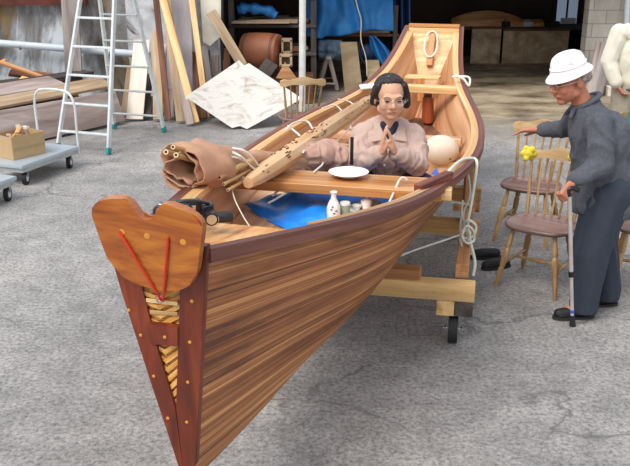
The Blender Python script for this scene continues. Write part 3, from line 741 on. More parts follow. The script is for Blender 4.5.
# reddish post and wedge under the stern thwart
rp_ = thing('wooden_post', 'rounded reddish-brown wooden post standing below the yellow stern thwart', 'post', V((*atz(428, 121, .73).xy, .70)))
c0 = V(rp_.location); bm = bmesh.new(); top = at(428, 97, c0.y + .02)
add_tube(bm, [c0, c0 + (top - c0) * .08, c0 + (top - c0) * .3, top], [.035, .075, .084, .078], 20, sq=.6)
obj('post_body', bm, 'wood_block', rp_)
bm = bmesh.new(); add_tube(bm, [top - V((0, 0, .005)), top + V((0, 0, .03))], .035, 16); obj('post_peg', bm, 'wood_brown', rp_)
bm = bmesh.new(); b0 = atz(443, 118, .73)
add_prism(bm, [at(437, 97, b0.y + .15), at(441, 97, b0.y + .15), at(451, 117, b0.y + .1), at(449, 120, b0.y + .1), at(436, 118, b0.y + .1)], (0, .09, 0))
bmesh.ops.bevel(bm, geom=bm.edges[:], offset=.01, segments=2, affect='EDGES')
tag(obj('wooden_wedge', bm, 'wood_block'), 'brown wooden bailer wedge beside the rounded reddish post', 'wedge')
# camera and case on the bow deck
cc_ = thing('video_camera', 'black camcorder with silver trim lying on the bow behind the notched board', 'camera', V((*atz(192, 218, 1.27).xy, 1.265)))
cz = V(cc_.location); Rz = Matrix.Rotation(.25, 3, 'Z')
def cbox(name, c, s, mat, rot=Rz, bev=.006):
    bm = bmesh.new(); add_box(bm, cz + Rz @ V(c), s, rot, bev); return obj(name, bm, mat, cc_, 'auto')
cbox('camera_body', (-.02, .02, .035), (.115, .05, .06), 'black_plastic')
cbox('viewfinder', (-.075, .02, .045), (.03, .035, .035), 'black_plastic')
cbox('silver_panel', (-.02, -.007, .045), (.07, .004, .016), 'chrome', bev=.001)
cbox('battery_pack', (.055, .0, .03), (.045, .06, .055), 'black_plastic')
bm = bmesh.new(); add_tube(bm, [cz + Rz @ V((.06, -.03, .022)), cz + Rz @ V((.06, -.075, .018))], [.022, .024], 20); obj('lens_barrel', bm, 'black_plastic', cc_)
bm = bmesh.new(); add_tube(bm, [cz + Rz @ V((.06, -.072, .018)), cz + Rz @ V((.06, -.077, .018))], .018, 20); obj('lens_ring', bm, 'chrome', cc_)
tube('hand_strap', [cz + Rz @ V(p) for p in ((-.075, -.01, .06), (-.04, -.03, .078), (.02, -.035, .075), (.06, -.02, .06))], .006, 'black_plastic', cc_, 8, 5)
cs_ = thing('camera_case', 'flat black case lying half hidden behind the notched board', 'case', V((*atz(172, 214, 1.30).xy, 1.285)))
q_ = V(cs_.location); bm = bmesh.new(); add_box(bm, q_ + V((0, .02, .02)), (.13, .07, .04), Matrix.Rotation(-.2, 3, 'Z'), .01); obj('case_body', bm, 'black_plastic', cs_, 'auto')
bm = bmesh.new(); add_box(bm, q_ + V((0, .02, .041)), (.10, .012, .004), Matrix.Rotation(-.2, 3, 'Z'), .001); obj('case_zip', bm, 'chrome', cs_, False)
bg = thing('strap_pouch', 'small black pouch with a silver ring hanging beside the camcorder', 'pouch', V((*atz(222, 221, 1.27).xy, 1.262)))
z_ = V(bg.location); bm = bmesh.new(); add_box(bm, z_ + V((0, .01, .02)), (.075, .045, .032), Matrix.Rotation(.15, 3, 'Z'), .008); obj('pouch_body', bm, 'rubber', bg, 'auto')
tube('metal_ring', [z_ + V((-.02 + .011 * math.cos(a * .785), -.016, .02 + .011 * math.sin(a * .785))) for a in range(8)], .002, 'chrome', bg, 6, 2, True)

# ------------------------------------------------------------ cradle cart under the boat
cart = thing('timber_cart', 'pine timber cart on rubber casters carrying the wooden boat', 'cart', (.4, 5.3, 0))
hd = V((math.sin(.20), math.cos(.20), 0)); pr = V((hd.y, -hd.x, 0))
c_r = atz(466, 291, .32)                                  # right end of the front beam
for i, (dd, nm) in enumerate(((0, 'front_beam'), (1.15, 'middle_beam'), (2.0, 'rear_beam'))):
    e = c_r + hd * dd; board(nm, e + pr * .05, e - pr * 1.25, .09, .105, 'wood_pine', cart)
for s_, l_ in ((-.03, 'side_rail'), (-1.15, 'side_rail')):
    p = c_r + pr * s_ + V((0, 0, .095 + .0)); board(l_, p - hd * -.06 + V((0, 0, 0)), p + hd * 2.08, .075, .085, 'wood_pine_red', cart)
p = c_r - pr * .40 + hd * .02 + V((0, 0, .052 + .03)); board('cradle_block', p + pr * .14, p - pr * .55, .09, .06, 'wood_pine_red', cart)
p = c_r + hd * 2.0 + V((0, 0, .34)); board('cradle_post', c_r + hd * 1.2 + pr * -.03 + V((0, 0, .10)), c_r + hd * 1.2 + pr * -.03 + V((0, 0, .46)), .075, .075, 'wood_pine_red', cart, up=(0, 1, 0))
board('upper_beam', c_r + hd * 1.2 + pr * .03 + V((0, 0, .42)), c_r + hd * 1.2 - pr * .32 + V((0, 0, .42)), .08, .06, 'wood_pine', cart)
# blocks and casters
for k, (ds_, dh, m1, m2) in enumerate(((-.05, 0, 'wood_pine', 'wood_darkgrey'), (-.05, 2.0, 'wood_pine', 'wood_pine_red'), (-1.15, 0, 'wood_pine', 'wood_brown'), (-1.15, 2.0, 'wood_pine', 'wood_brown'))):
    q = c_r + hd * dh + pr * ds_; q.z = .225
    board('caster_block', q - pr * .06 - hd * .06, q - pr * .06 + hd * .06, .10, .085, m1, cart)
    board('dark_caster_block', q + pr * .045 - hd * .055, q + pr * .045 + hd * .06, .10, .085, m2, cart)
    wc = V((q.x, q.y, .083)) - pr * .01
    cs = tube('caster_wheel', [wc - pr * .026, wc + pr * .026], .083, 'rubber', cart, 28)
    tube('wheel_hub', [wc - pr * .028, wc + pr * .028], .035, 'steel', cs, 20)
    bm = bmesh.new()
    for s2 in (-1, 1): add_box(bm, wc + pr * .033 * s2 + V((0, 0, .045)), (.004, .04, .11), Matrix((pr, hd, V((0, 0, 1)))).transposed(), 0)
    add_box(bm, wc + V((0, 0, .096)), (.08, .07, .008), Matrix((pr, hd, V((0, 0, 1)))).transposed(), 0)
    obj('caster_fork', bm, 'steel', cart, False)
    bm = bmesh.new(); add_tube(bm, [wc - pr * .055, wc + pr * .055], .007, 8)
    for s2 in (-1, 1): add_tube(bm, [wc + pr * s2 * .04, wc + pr * s2 * .052], .014, 6)
    obj('axle_bolt', bm, 'chrome', cart)
# tie-down ropes at the right side
gx = lambda x, y, Y: at(x, y, Y)
rope('pale green tie-down rope running over the right gunwale and down to the cart', [lz(445, 176, 1.02), lz(452, 168, 1.02), lz(462, 160, .99), lz(473, 158.5, .975), gx(477, 163, 4.86), gx(475, 180, 4.85), gx(471, 205, 4.83), gx(468, 222, 4.82), gx(470, 240, 4.80), gx(475, 262, 4.78), gx(473, 276, 4.75)], .0095, 'rope_green')
rope('pale green rope hanging doubled beside the tie-down rope', [gx(463, 200, 4.88), gx(461, 218, 4.85), gx(460, 236, 4.83), gx(462, 250, 4.80), gx(459, 268, 4.76)], .007, 'rope_green')
rope('tangled knot of pale rope below the right gunwale', [gx(460, 236, 4.80), gx(466, 226, 4.78), gx(473, 230, 4.78), gx(474, 240, 4.80), gx(467, 243, 4.77), gx(462, 236, 4.76), gx(466, 229, 4.8), gx(470, 233, 4.76), gx(468, 240, 4.78)], .007, 'rope_green')
rope('taut pale cord running from the rope knot under the hull', [gx(462, 234, 4.80), gx(445, 240, 4.72), gx(415, 250, 4.6), gx(395, 258, 4.5)], .006, 'rope_green')
rope('second pale rope strand running down beside the tie-down rope', [gx(468, 172, 4.93), gx(470, 195, 4.88), gx(463, 215, 4.86), gx(467, 235, 4.84), gx(471, 255, 4.82)], .007, 'rope_green')
rope('small pale rope loop round the cart rail under the gunwale', [gx(461, 226, 4.86), gx(468, 220, 4.80), gx(476, 226, 4.8), gx(473, 236, 4.8), gx(464, 238, 4.8), gx(460, 230, 4.82)], .008, 'rope_green')
rope('short pale cord tied sideways to the tie-down rope', [gx(451, 202, 4.9), gx(460, 203, 4.88), gx(471, 205, 4.86)], .007, 'rope_green')

# ------------------------------------------------------------ spindle chairs
def make_chair():
    t = thing('spindle_chair', 'x', 'chair')
    bm = bmesh.new(); n = 40; W_, D_ = .225, .205
    rings = []
    def outl(k, s):
        a = 2 * math.pi * k / n; ca, sa = math.cos(a), math.sin(a)
        x = W_ * s * math.copysign(abs(ca) ** .62, ca); y = D_ * s * math.copysign(abs(sa) ** .68, sa)
        return x * (1 - .10 * (y / D_ if y > 0 else 0)), y
    for s, z in ((.001, .422), (.5, .424), (.8, .430), (.93, .438), (.985, .437), (1, .428), (.985, .415), (.9, .405), (.001, .405)):
        rings.append([bm.verts.new((*outl(k, s), z)) for k in range(n)])
    for A_, B_ in zip(rings, rings[1:]):
        for k in range(n): bm.faces.new((A_[k], A_[(k + 1) % n], B_[(k + 1) % n], B_[k]))
    bm.faces.new(rings[0]); bm.faces.new(rings[-1][::-1]); obj('seat', bm, 'wood_seat', t, True)
    tops = [(-.14, -.13), (.14, -.13), (-.12, .13), (.12, .13)]; feet = [(-.205, -.205), (.205, -.205), (-.19, .215), (.19, .215)]
    P = []
    for (a, b), (c, d_) in zip(tops, feet):
        A_, B_ = V((a, b, .41)), V((c, d_, 0)); P.append((A_, B_))
        prof = [(0, .012), (.08, .014), (.2, .018), (.3, .021), (.34, .015), (.37, .022), (.5, .023), (.62, .020), (.66, .015), (.69, .020), (.85, .016), (1, .012)]
        bm = bmesh.new(); add_tube(bm, [A_.lerp(B_, u) for u, _ in prof], [r_ for _, r_ in prof], 12); obj('leg', bm, 'wood_chair', t)
    for i, j in ((0, 2), (1, 3)):
        tube('stretcher', [P[i][0].lerp(P[i][1], .6), (P[i][0].lerp(P[i][1], .6) + P[j][0].lerp(P[j][1], .6)) / 2, P[j][0].lerp(P[j][1], .6)], [.009, .014, .009], 'wood_chair', t, 10, 4)
    m0 = (P[0][0].lerp(P[0][1], .6) + P[2][0].lerp(P[2][1], .6)) / 2; m1 = (P[1][0].lerp(P[1][1], .6) + P[3][0].lerp(P[3][1], .6)) / 2
    tube('cross_stretcher', [m0, (m0 + m1) / 2, m1], [.009, .014, .009], 'wood_chair', t, 10, 4)
    for k in range(7):
        u = (k - 3) / 3; a = V((.16 * u, .165 - .03 * u * u, .43)); b = V((.195 * u, .27 - .035 * u * u, .79))
        big = abs(u) > .99
        prof = [(0, 1), (.3, 1.25 if not big else 1.5), (.36, .9), (.4, 1.3), (.6, 1.05), (1, .85)]
        r0 = .011 if big else .0075
        bm = bmesh.new(); add_tube(bm, [a.lerp(b, q_) for q_, _ in prof], [r0 * s_ for _, s_ in prof], 8); obj('back_post' if big else 'spindle', bm, 'wood_chair', t)
    bm = bmesh.new(); n = 24; R = []
    for i in range(n + 1):
        u = i / n * 2 - 1; x = .235 * u; y = .275 - .045 * u * u
        h_ = .034 + .008 * math.cos(u * math.pi * 2) - (.018 * max(0, (abs(u) - .86) / .14)); zc = .83 + .012 * math.cos(u * 3.1)
        R.append([bm.verts.new((x, y + dy, zc + dz)) for dy, dz in ((-.012, -h_), (.009, -h_), (.014, 0), (.012, h_), (-.004, h_ + .003), (-.013, 0))])
    for i in range(n):
        for k in range(6): bm.faces.new((R[i][k], R[i][(k + 1) % 6], R[i + 1][(k + 1) % 6], R[i + 1][k]))
    bm.faces.new(R[0][::-1]); bm.faces.new(R[-1]); obj('crest_rail', bm, 'wood_chair_light', t)
    return t
ch0 = make_chair()
CH = [((1.50, 5.33), -.62, 'wooden spindle chair with yellow bows, beside the cane of the capped man'),
      ((1.66, 6.28), -.5, 'wooden spindle chair behind the bowed one, under the man\'s outstretched hand'),
      ((2.20, 5.30), -.3, 'spindle chair cut by the right edge, behind the man\'s trousers'),
      ((-.16, 8.95), 3.3, 'pale spindle chair standing behind the boat in front of the white sheet'),
      ((2.78, 6.75), .2, 'spindle chair under the person in teal at the right edge')]
for i, ((x, y), rz, lab) in enumerate(CH):
    c = ch0 if i == 0 else copy_tree(ch0)
    c.location = (x, y, 0); c.rotation_euler = (0, 0, rz); c['label'] = lab; c['group'] = 'wooden spindle chairs'
def bow(loc, lab):
    b = thing('yellow_bow', lab, 'bow', loc, 'yellow bows on the chair backs')
    prt = [('e', V(loc), (.03, .03, .03))] + [('e', V(loc) + V((.034 * math.cos(a), -.012 * math.sin(a * 2), .034 * math.sin(a))), (.022, .018, .022)) for a in [k * 1.05 for k in range(6)]]
    organic('ribbon', prt, 'yellow_cloth', b, .005, 2, .003, (60, 60, 60))
def chair_pt(i, p):
    (x, y), rz, _ = CH[i]; return Matrix.Translation((x, y, 0)) @ Matrix.Rotation(rz, 4, 'Z') @ V(p)
bow(chair_pt(0, (-.215, .215, .83)), 'yellow ribbon bow on the left end of the bowed chair back')
bow(chair_pt(0, (.10, .25, .84)), 'yellow ribbon bow toward the right of the bowed chair back, near the man\'s elbow')
bow(chair_pt(2, (-.10, .24, .85)), 'yellow ribbon bow on the chair at the right edge')
# slip-on shoes on the ground
def shoe(parent, c, yaw, L=.26, hgt=.07, mat='shoe_black', open_=False):
    c = V(c); R = Matrix.Rotation(yaw, 3, 'Z')        # toe towards local -Y
    f = lambda x, y, z: c + R @ V((x, y, z))
    pr_ = [('c', [(f(0, -L * .36, .034), .033), (f(0, -L * .15, .038), .038), (f(0, L * .12, .04), .036), (f(0, L * .33, .04), .034)]),
           ('c', [(f(.012, -L * .34, .026), .026), (f(.008, -L * .1, .028), .03)]), ('c', [(f(-.012, -L * .34, .026), .026), (f(-.008, -L * .1, .028), .03)])]
    if not open_: pr_ += [('c', [(f(0, L * .05, .05), .033), (f(0, L * .3, .065), .034)])]
    else: pr_ = pr_[:1] + pr_[1:]
    o = organic('shoe_upper', pr_, mat, parent, .006, 3)
    for v_ in o.data.vertices: v_.co.z = max(v_.co.z, .012)
    bm = bmesh.new(); n = 24; bot = []
    for k in range(n):
        a = 2 * math.pi * k / n; y = L * .5 * math.cos(a); w_ = (.046 if y < 0 else .038) * abs(math.sin(a)) ** .7 * (1 if math.sin(a) > 0 else -1)
        bot.append(f(w_, y, 0))
    add_prism(bm, bot, (0, 0, .018)); obj('shoe_sole', bm, 'sole', parent, False)
sh = atz(496, 268, 0)
s1 = thing('slip_on_shoe', 'empty black shoe beside the chair leg, the nearer of the pair', 'shoe', sh, 'pair of empty shoes'); shoe(s1, sh, -1.25, .23, open_=True, mat='shoe_black')
s2_ = atz(490, 261, 0); s2 = thing('slip_on_shoe', 'empty black shoe beside the chair leg, the farther of the pair', 'shoe', s2_, 'pair of empty shoes'); shoe(s2, s2_ + V((-.02, .06, 0)), -1.5, .23, open_=True)

# ------------------------------------------------------------ woman seated in the boat
wm = thing('person', 'seated elderly woman in glasses and beige jacket with hands pressed together', 'person', at_boat(.44, -.05, .75))
hc = at(390.5, 98, 4.80)
HM = Matrix.Translation(hc) @ Matrix.Rotation(math.radians(5), 4, 'Z') @ Matrix.Rotation(math.radians(6), 4, 'X') @ Matrix.Diagonal((1.16, 1.05, .96, 1))
nk = hc + V((.0, .05, -.15)); ch_ = V((hc.x + .005, 4.93, 1.05)); pel = V((hc.x + .01, 4.97, .84))
shL, shR = V((hc.x - .145, 4.91, 1.115)), V((hc.x + .145, 4.91, 1.11))
elL, elR = at(361, 163, 4.76), at(417, 165, 4.76)
wL, wR = at(381.5, 152, 4.63), at(394.5, 152, 4.63)
pt_ = at(387.5, 133, 4.60)
dL = (at(385.5, 128, 4.60) - wL); dR = (at(388.5, 128, 4.60) - wR)
hl = hand_parts(wL, dL, V((1, -.1, .25)), .05, 1, 1.0, 0, .3); hr = hand_parts(wR, dR, V((-1, -.1, .25)), .07, -1, 1.0, 0, .3)
body = xf(head_parts(), HM) + [('c', [(HM @ V((0, .025, -.06)), .048), (nk, .05), (V((hc.x, 4.91, 1.10)), .07)]),
    ('c', [(V((hc.x, 4.92, 1.12)), .09), (ch_, .11), (pel, .12)]), ('c', [(shL, .045), (V((hc.x, 4.91, 1.14)), .06), (shR, .045)]),
    ('c', [(shL, .045), (elL, .036), (wL, .024)]), ('c', [(shR, .045), (elR, .036), (wR, .024)])] + hl + hr
pl = V((pel.x - .08, 4.93, .83)); prr = V((pel.x + .08, 4.93, .83))
body += [('c', [(pl, .09), (V((pel.x - .2, 4.72, .83)), .06), (V((pel.x + .02, 4.66, .80)), .04)]), ('c', [(prr, .09), (V((pel.x + .2, 4.75, .83)), .06), (V((pel.x, 4.74, .80)), .04)])]
organic('body', body, 'skin', wm, .0045, 3)
jk = [('c', [(V((hc.x, 4.93, 1.10)), .105), (ch_ + V((0, 0, -.02)), .155), (pel + V((0, -.01, 0)), .165)]),
      ('e', (hc.x, 4.90, 1.02), (.19, .135, .17)),
      ('c', [(shL, .068), (V((hc.x, 4.925, 1.165)), .072), (shR, .068)]),
      ('c', [(shL, .068), ((shL + elL) / 2 + V((-.01, 0, 0)), .066), (elL, .060), ((elL + wL) / 2, .050), (wL.lerp(elL, .10), .038)]),
      ('c', [(shR, .068), ((shR + elR) / 2 + V((.01, 0, 0)), .066), (elR, .060), ((elR + wR) / 2, .050), (wR.lerp(elR, .10), .038)])]
organic('jacket', jk, 'jacket_beige', wm, .007, 4, .013, (15, 15, 10))
tr = [('c', [(pl, .12), (V((pel.x - .2, 4.74, .835)), .085), (V((pel.x + .0, 4.68, .815)), .065)]), ('c', [(prr, .12), (V((pel.x + .2, 4.76, .835)), .085), (V((pel.x, 4.76, .815)), .065)])]
organic('trousers', tr, 'navy', wm, .01, 4)
# collar, inner scarf
for s_ in (-1, 1):
    a = nk + V((s_ * .055, .01, .015)); b = V((hc.x + s_ * .028, 4.785, 1.112)); c = V((hc.x + s_ * .10, 4.79, 1.10)); e = V((hc.x + s_ * .085, 4.86, 1.20))
    bm = bmesh.new(); add_prism(bm, [a, e, c, b], (0, -.012, .006)); bmesh.ops.bevel(bm, geom=bm.edges[:], offset=.003, segments=2, affect='EDGES')
    obj('collar', bm, 'jacket_beige', wm)
organic('scarf', [('c', [(nk + V((-.034, -.03, -.005)), .022), (V((hc.x, 4.805, 1.12)), .015), (nk + V((.034, -.03, -.005)), .022)])], 'navy', wm, .006, 3)
bm = bmesh.new()
for z_ in (.985,): add_lathe(bm, [(.008, 0), (.008, .003)], M=Matrix.Translation(at(384.5, 165, 4.735)) @ V((0, -1, .3)).to_track_quat('Z', 'Y').to_matrix().to_4x4(), seg=12)
obj('button', bm, 'white_ceramic', wm)
hp = [('e', HM @ V((0, .052, .050)), (.088, .082, .078)), ('e', HM @ V((.062, .045, .01)), (.026, .055, .07)), ('e', HM @ V((-.062, .045, .01)), (.026, .055, .07)),
      ('e', HM @ V((0, .012, .098)), (.070, .058, .026)), ('c', [(HM @ V((.060, -.008, .075)), .022), (HM @ V((.080, .008, .02)), .018), (HM @ V((.084, .022, -.045)), .024)]),
      ('c', [(HM @ V((-.060, -.008, .075)), .022), (HM @ V((-.080, .008, .02)), .018), (HM @ V((-.080, .022, -.03)), .020)])]
organic('hair', hp, 'hair_black', wm, .006, 3, .005, (50, 50, 22))
def face_bits(par, HM, lip='lips'):
    for s_ in (-1, 1):
        bm = bmesh.new(); bmesh.ops.create_icosphere(bm, subdivisions=2, radius=1, matrix=HM @ Matrix.Translation((s_ * .030, -.079, .004)) @ Matrix.Diagonal((.013, .005, .0045, 1))); obj('eye', bm, 'eye_dark', par, True)
        bm = bmesh.new(); add_tube(bm, [HM @ V((s_ * .014, -.0885, .028)), HM @ V((s_ * .03, -.087, .033)), HM @ V((s_ * .045, -.080, .028))], .0028, 6); obj('eyebrow', bm, 'hair_grey', par)
    bm = bmesh.new(); add_tube(bm, [HM @ V((-.021, -.084, -.060)), HM @ V((0, -.0905, -.058)), HM @ V((.021, -.084, -.060))], [.002, .0042, .002], 8); obj('mouth', bm, lip, par)
def glasses(par, HM, mat='chrome'):
    g_ = []
    bm = bmesh.new()
    for s_ in (-1, 1):
        add_tube(bm, [HM @ V((s_ * .031 + .021 * math.cos(a * .5236), -.099, .001 + .016 * math.sin(a * .5236))) for a in range(12)], .0014, 6, True)
        add_tube(bm, [HM @ V((s_ * .052, -.099, .006)), HM @ V((s_ * .073, -.07, .006)), HM @ V((s_ * .079, .01, .004))], .0014, 6)
    add_tube(bm, [HM @ V((-.010, -.099, .003)), HM @ V((0, -.102, .006)), HM @ V((.010, -.099, .003))], .0014, 6)
    return obj('glasses', bm, mat, par)
face_bits(wm, HM); glasses(wm, HM)

# ------------------------------------------------------------ man with cane
mn = thing('person', 'elderly man in white hat and slate shirt leaning on a metal cane', 'person', (1.66, 4.8, 0))
hc = at(569, 80, 4.84)
HM = Matrix.Translation(hc) @ Matrix.Rotation(math.radians(-72), 4, 'Z') @ Matrix.Rotation(math.radians(15), 4, 'X') @ Matrix.Scale(1.14, 4)
# pelvis etc
pelv = V((1.70, 4.88, .80)); chest = V((1.63, 4.86, 1.13)); neck = V((1.545, 4.86, 1.30))
shN, shF = V((1.605, 4.735, 1.205)), V((1.585, 5.0, 1.225))     # near (left) and far (right) shoulders
elN = at(600, 165, 4.66); wN = at(573, 182, 4.60); 
elF = at(566, 128, 5.12); wF = at(538, 130, 5.20)
hipN, hipF = V((1.70, 4.80, .80)), V((1.71, 4.97, .80))
ankN = V((atz(584, 320, 0).x, 4.78, .07)); ankF = V((atz(610, 311, 0).x, 4.97, .07))
knN = (hipN + ankN) / 2 + V((-.02, -.01, .0)); knF = (hipF + ankF) / 2 + V((-.02, 0, 0))
body = xf(head_parts(), HM) + [('c', [(HM @ V((0, .03, -.05)), .055), (neck, .058), (chest + V((0, 0, .06)), .08)]),
    ('c', [(chest + V((0, 0, .05)), .10), (chest, .11), (pelv, .12)]), ('c', [(shN, .05), (chest + V((-.02, 0, .09)), .07), (shF, .05)]),
    ('c', [(shN, .05), (elN, .04), (wN, .027)]), ('c', [(shF, .05), (elF, .038), (wF, .026)]),
    ('c', [(hipN, .09), (knN, .058), (ankN, .04)]), ('c', [(hipF, .09), (knF, .058), (ankF, .04)])]
hN = at(567.5, 190, 4.57)
body += hand_parts(wN + (hN - wN) * .3, (hN - wN) + V((-.01, 0, -.03)), V((-.3, .9, 0)), .75, -1, .92, 0, .3)
body += hand_parts(wF, at(514, 131, 5.25) - wF, V((-.1, -.25, -1)), .16, 1, .95, .08, .8)
body += [('c', [(ankN, .04), (ankN + V((-.12, 0, -.03)), .03)]), ('c', [(ankF, .04), (ankF + V((-.12, 0, -.03)), .03)])]
organic('body', body, 'skin_man', mn, .005, 3)
shirt = [('c', [(neck + V((.035, 0, -.005)), .070), (neck + V((.03, 0, -.06)), .10), (chest, .15), (V((1.70, 4.88, .92)), .175), (V((1.735, 4.88, .74)), .20)]),
         ('e', (1.68, 4.88, 1.06), (.18, .17, .21)), ('e', (1.735, 4.885, .71), (.20, .205, .14)),
         ('c', [(shN, .082), (chest + V((-.02, 0, .08)), .10), (shF, .082)]),
         ('c', [(shN, .086), ((shN + elN) / 2, .080), (elN, .070), ((elN + wN) / 2, .056), (wN.lerp(elN, .12), .046)]),
         ('c', [(shF, .080), ((shF + elF) / 2, .068), (elF, .058), ((elF + wF) / 2, .048), (wF.lerp(elF, .18), .040)])]
o = organic('shirt', shirt, 'shirt_slate', mn, .008, 5, .010, (9, 9, 6))
for v_ in o.data.vertices:
    if v_.co.z < .655: v_.co.z = .655
tr = [('c', [(hipN + V((.03, 0, 0)), .14), (knN, .115), (ankN + V((0, 0, .06)), .088), (ankN + V((0, 0, .0)), .084)]), ('c', [(hipF + V((.03, 0, 0)), .14), (knF, .11), (ankF + V((0, 0, .06)), .082), (ankF, .078)])]
o = organic('trousers', tr, 'trousers_slate', mn, .008, 5, .006, (9, 9, 2))
for v_ in o.data.vertices:
    if v_.co.z < .05: v_.co.z = .05
CN = neck + V((.012, 0, .015))
ring = [CN + V((-.070 * math.cos(a) , .068 * math.sin(a), .012 - .040 * math.cos(a))) for a in [k * .5236 for k in range(13)]]
organic('collar', [('c', [(p, .016) for p in ring]), ('c', [(ring[0] + V((0, -.02, 0)), .018), (ring[0] + V((-.025, -.05, -.045)), .012)]), ('c', [(ring[0] + V((0, .02, 0)), .018), (ring[0] + V((-.025, .05, -.045)), .012)])], 'shirt_slate', mn, .006, 3)
for (ank, yw) in ((ankN, -1.45), (ankF, -1.5)):
    sc = V((ank.x - .055, ank.y, 0)); shp = thing('tmp', 'x', 'x'); bpy.data.objects.remove(shp)
    shoe(mn, sc, yw, .27)
organic('hair', [('e', HM @ V((0, .058, .002)), (.076, .056, .048)), ('e', HM @ V((.064, .038, .01)), (.018, .034, .028)), ('e', HM @ V((-.064, .038, .01)), (.018, .034, .028))], 'hair_grey', mn, .006, 3, .002, (60, 60, 60))
face_bits(mn, HM); glasses(mn, HM)
hat = thing('bucket_hat', 'white cloth hat with a stitched crown and sloping brim on the man\'s head', 'hat', HM @ V((0, 0, .05)))
HT = HM @ Matrix.Translation((0, .008, .062)) @ Matrix.Rotation(math.radians(4), 4, 'X') @ Matrix.Diagonal((.82, .82, .72, 1))
bm = bmesh.new(); n = 40; rings = []
for (r_, z_) in ((.001, .104), (.035, .102), (.06, .095), (.08, .080), (.092, .055), (.099, .02), (.102, .0), (.106, -.008), (.120, -.022), (.130, -.034), (.131, -.038), (.120, -.027), (.100, -.012), (.092, .0), (.088, .03), (.078, .06), (.06, .08), (.001, .09)):
    ring = []
    for k in range(n):
        a = 2 * math.pi * k / n; e = 1.0 + (.10 if r_ > .1 else .04) * max(0, -math.sin(a)); dz = -.012 * max(0, -math.sin(a)) * (1 if r_ > .1 else 0)
        ring.append(bm.verts.new(HT @ V((r_ * .95 * math.cos(a), r_ * 1.1 * math.sin(a) * e, z_ * 1.08 + dz))))
    rings.append(ring)
for A_, B_ in zip(rings, rings[1:]):
    for k in range(n): bm.faces.new((A_[k], A_[(k + 1) % n], B_[(k + 1) % n], B_[k]))
bm.faces.new(rings[0]); bm.faces.new(rings[-1])
obj('hat_body', bm, 'hat_white', hat, True)
bm = bmesh.new(); add_tube(bm, [HT @ V((.1005 * .95 * math.cos(a / 40 * 6.283), .1005 * 1.1 * math.sin(a / 40 * 6.283) * (1 + .04 * max(0, -math.sin(a / 40 * 6.283))), .022)) for a in range(40)], .0028, 6, True); obj('hat_band', bm, 'tape_white', hat)
bm = bmesh.new()
for a_, z_ in ((-.4, .055), (-.25, .05), (-.3, .063)):
    add_lathe(bm, [(.0035, 0), (.0035, .002)], M=HT @ Matrix.Translation((.094 * .95 * math.cos(a_), .094 * 1.1 * math.sin(a_), z_)) @ V((math.cos(a_), math.sin(a_), .3)).to_track_quat('Z', 'Y').to_matrix().to_4x4(), seg=8)
obj('eyelet', bm, 'alu_dark', hat)
plain('cane_metal', '#D2C8C4', .3, .45)
# cane
tip = atz(572.5, 326, 0); top = at(569.5, 196, 4.57) + V((0, 0, .0))
cn = thing('walking_cane', 'silver adjustable walking cane with a black collar in the man\'s hand', 'cane', tip)
dc = (top - tip)
tube('cane_lower_tube', [tip + dc * .02, tip + dc * .42], .0105, 'cane_metal', cn, 14)
tube('cane_upper_tube', [tip + dc * .40, top], .0125, 'cane_metal', cn, 14)
tube('lock_collar', [tip + dc * .40, tip + dc * .44], .017, 'black_plastic', cn, 14)
tube('rubber_tip', [tip, tip + dc * .03, tip + dc * .09], [.02, .017, .013], 'rubber', cn, 14)
tube('blue_band', [tip + dc * .11, tip + dc * .135], .0125, 'blue_plastic', cn, 14)
tube('cane_handle', [top + V((.05, 0, .03)), top + V((.015, 0, .045)), top + V((-.01, 0, .035)), top], .014, 'black_plastic', cn, 12, 4)

# ------------------------------------------------------------ person in cream at the right edge
pc = thing('person', 'person in a cream shirt and tan trousers, cut by the right edge', 'person', (2.93, 7.9, 0))
X0, Y0 = 2.86, 7.7
H3 = Matrix.Translation((X0 + .03, Y0, 1.66)) @ Matrix.Rotation(math.radians(170), 4, 'Z')
shl, shr_ = V((X0 - .16, Y0, 1.42)), V((X0 + .22, Y0, 1.42))
el, wl = V((X0 - .235, Y0 - .02, 1.17)), V((X0 - .16, Y0 - .10, .97))
er, wr = V((X0 + .28, Y0, 1.15)), V((X0 + .27, Y0 - .06, .92))
hands = hand_parts(wl, V((.5, -.2, -.8)), V((1, 0, .3)), .35, 1, .9) + hand_parts(wr, V((0, -.1, -1)), V((-1, 0, 0)), .3, -1, .9)
body = xf(head_parts(), H3) + [('c', [(V((X0 + .03, Y0, 1.60)), .055), (V((X0 + .03, Y0, 1.48)), .058), (V((X0 + .03, Y0, 1.2)), .11), (V((X0 + .03, Y0, .95)), .12)]),
  ('c', [(shl, .05), (shr_, .05)]), ('c', [(shl, .05), (el, .04), (wl, .028)]), ('c', [(shr_, .05), (er, .04), (wr, .028)]),
  ('c', [(V((X0 - .06, Y0, .92)), .09), (V((X0 - .06, Y0, .5)), .06), (V((X0 - .06, Y0, .07)), .042), (V((X0 - .06, Y0 - .1, .04)), .03)]), ('c', [(V((X0 + .12, Y0, .92)), .09), (V((X0 + .12, Y0, .5)), .06), (V((X0 + .12, Y0, .07)), .042), (V((X0 + .12, Y0 - .1, .04)), .03)])] + hands
organic('body', body, 'skin_man', pc, .006, 3)
organic('shirt', [('c', [(V((X0 + .03, Y0, 1.46)), .09), (V((X0 + .03, Y0, 1.25)), .15), (V((X0 + .03, Y0, 1.0)), .155)]), ('c', [(shl, .08), (shr_, .08)]), ('e', (X0 + .03, Y0, 1.2), (.19, .14, .26)),
  ('c', [(shl, .082), (el, .070), (wl.lerp(el, .15), .055)]), ('c', [(shr_, .082), (er, .068), (wr.lerp(er, .15), .05)])], 'shirt_cream', pc, .008, 5, .008, (9, 9, 5))
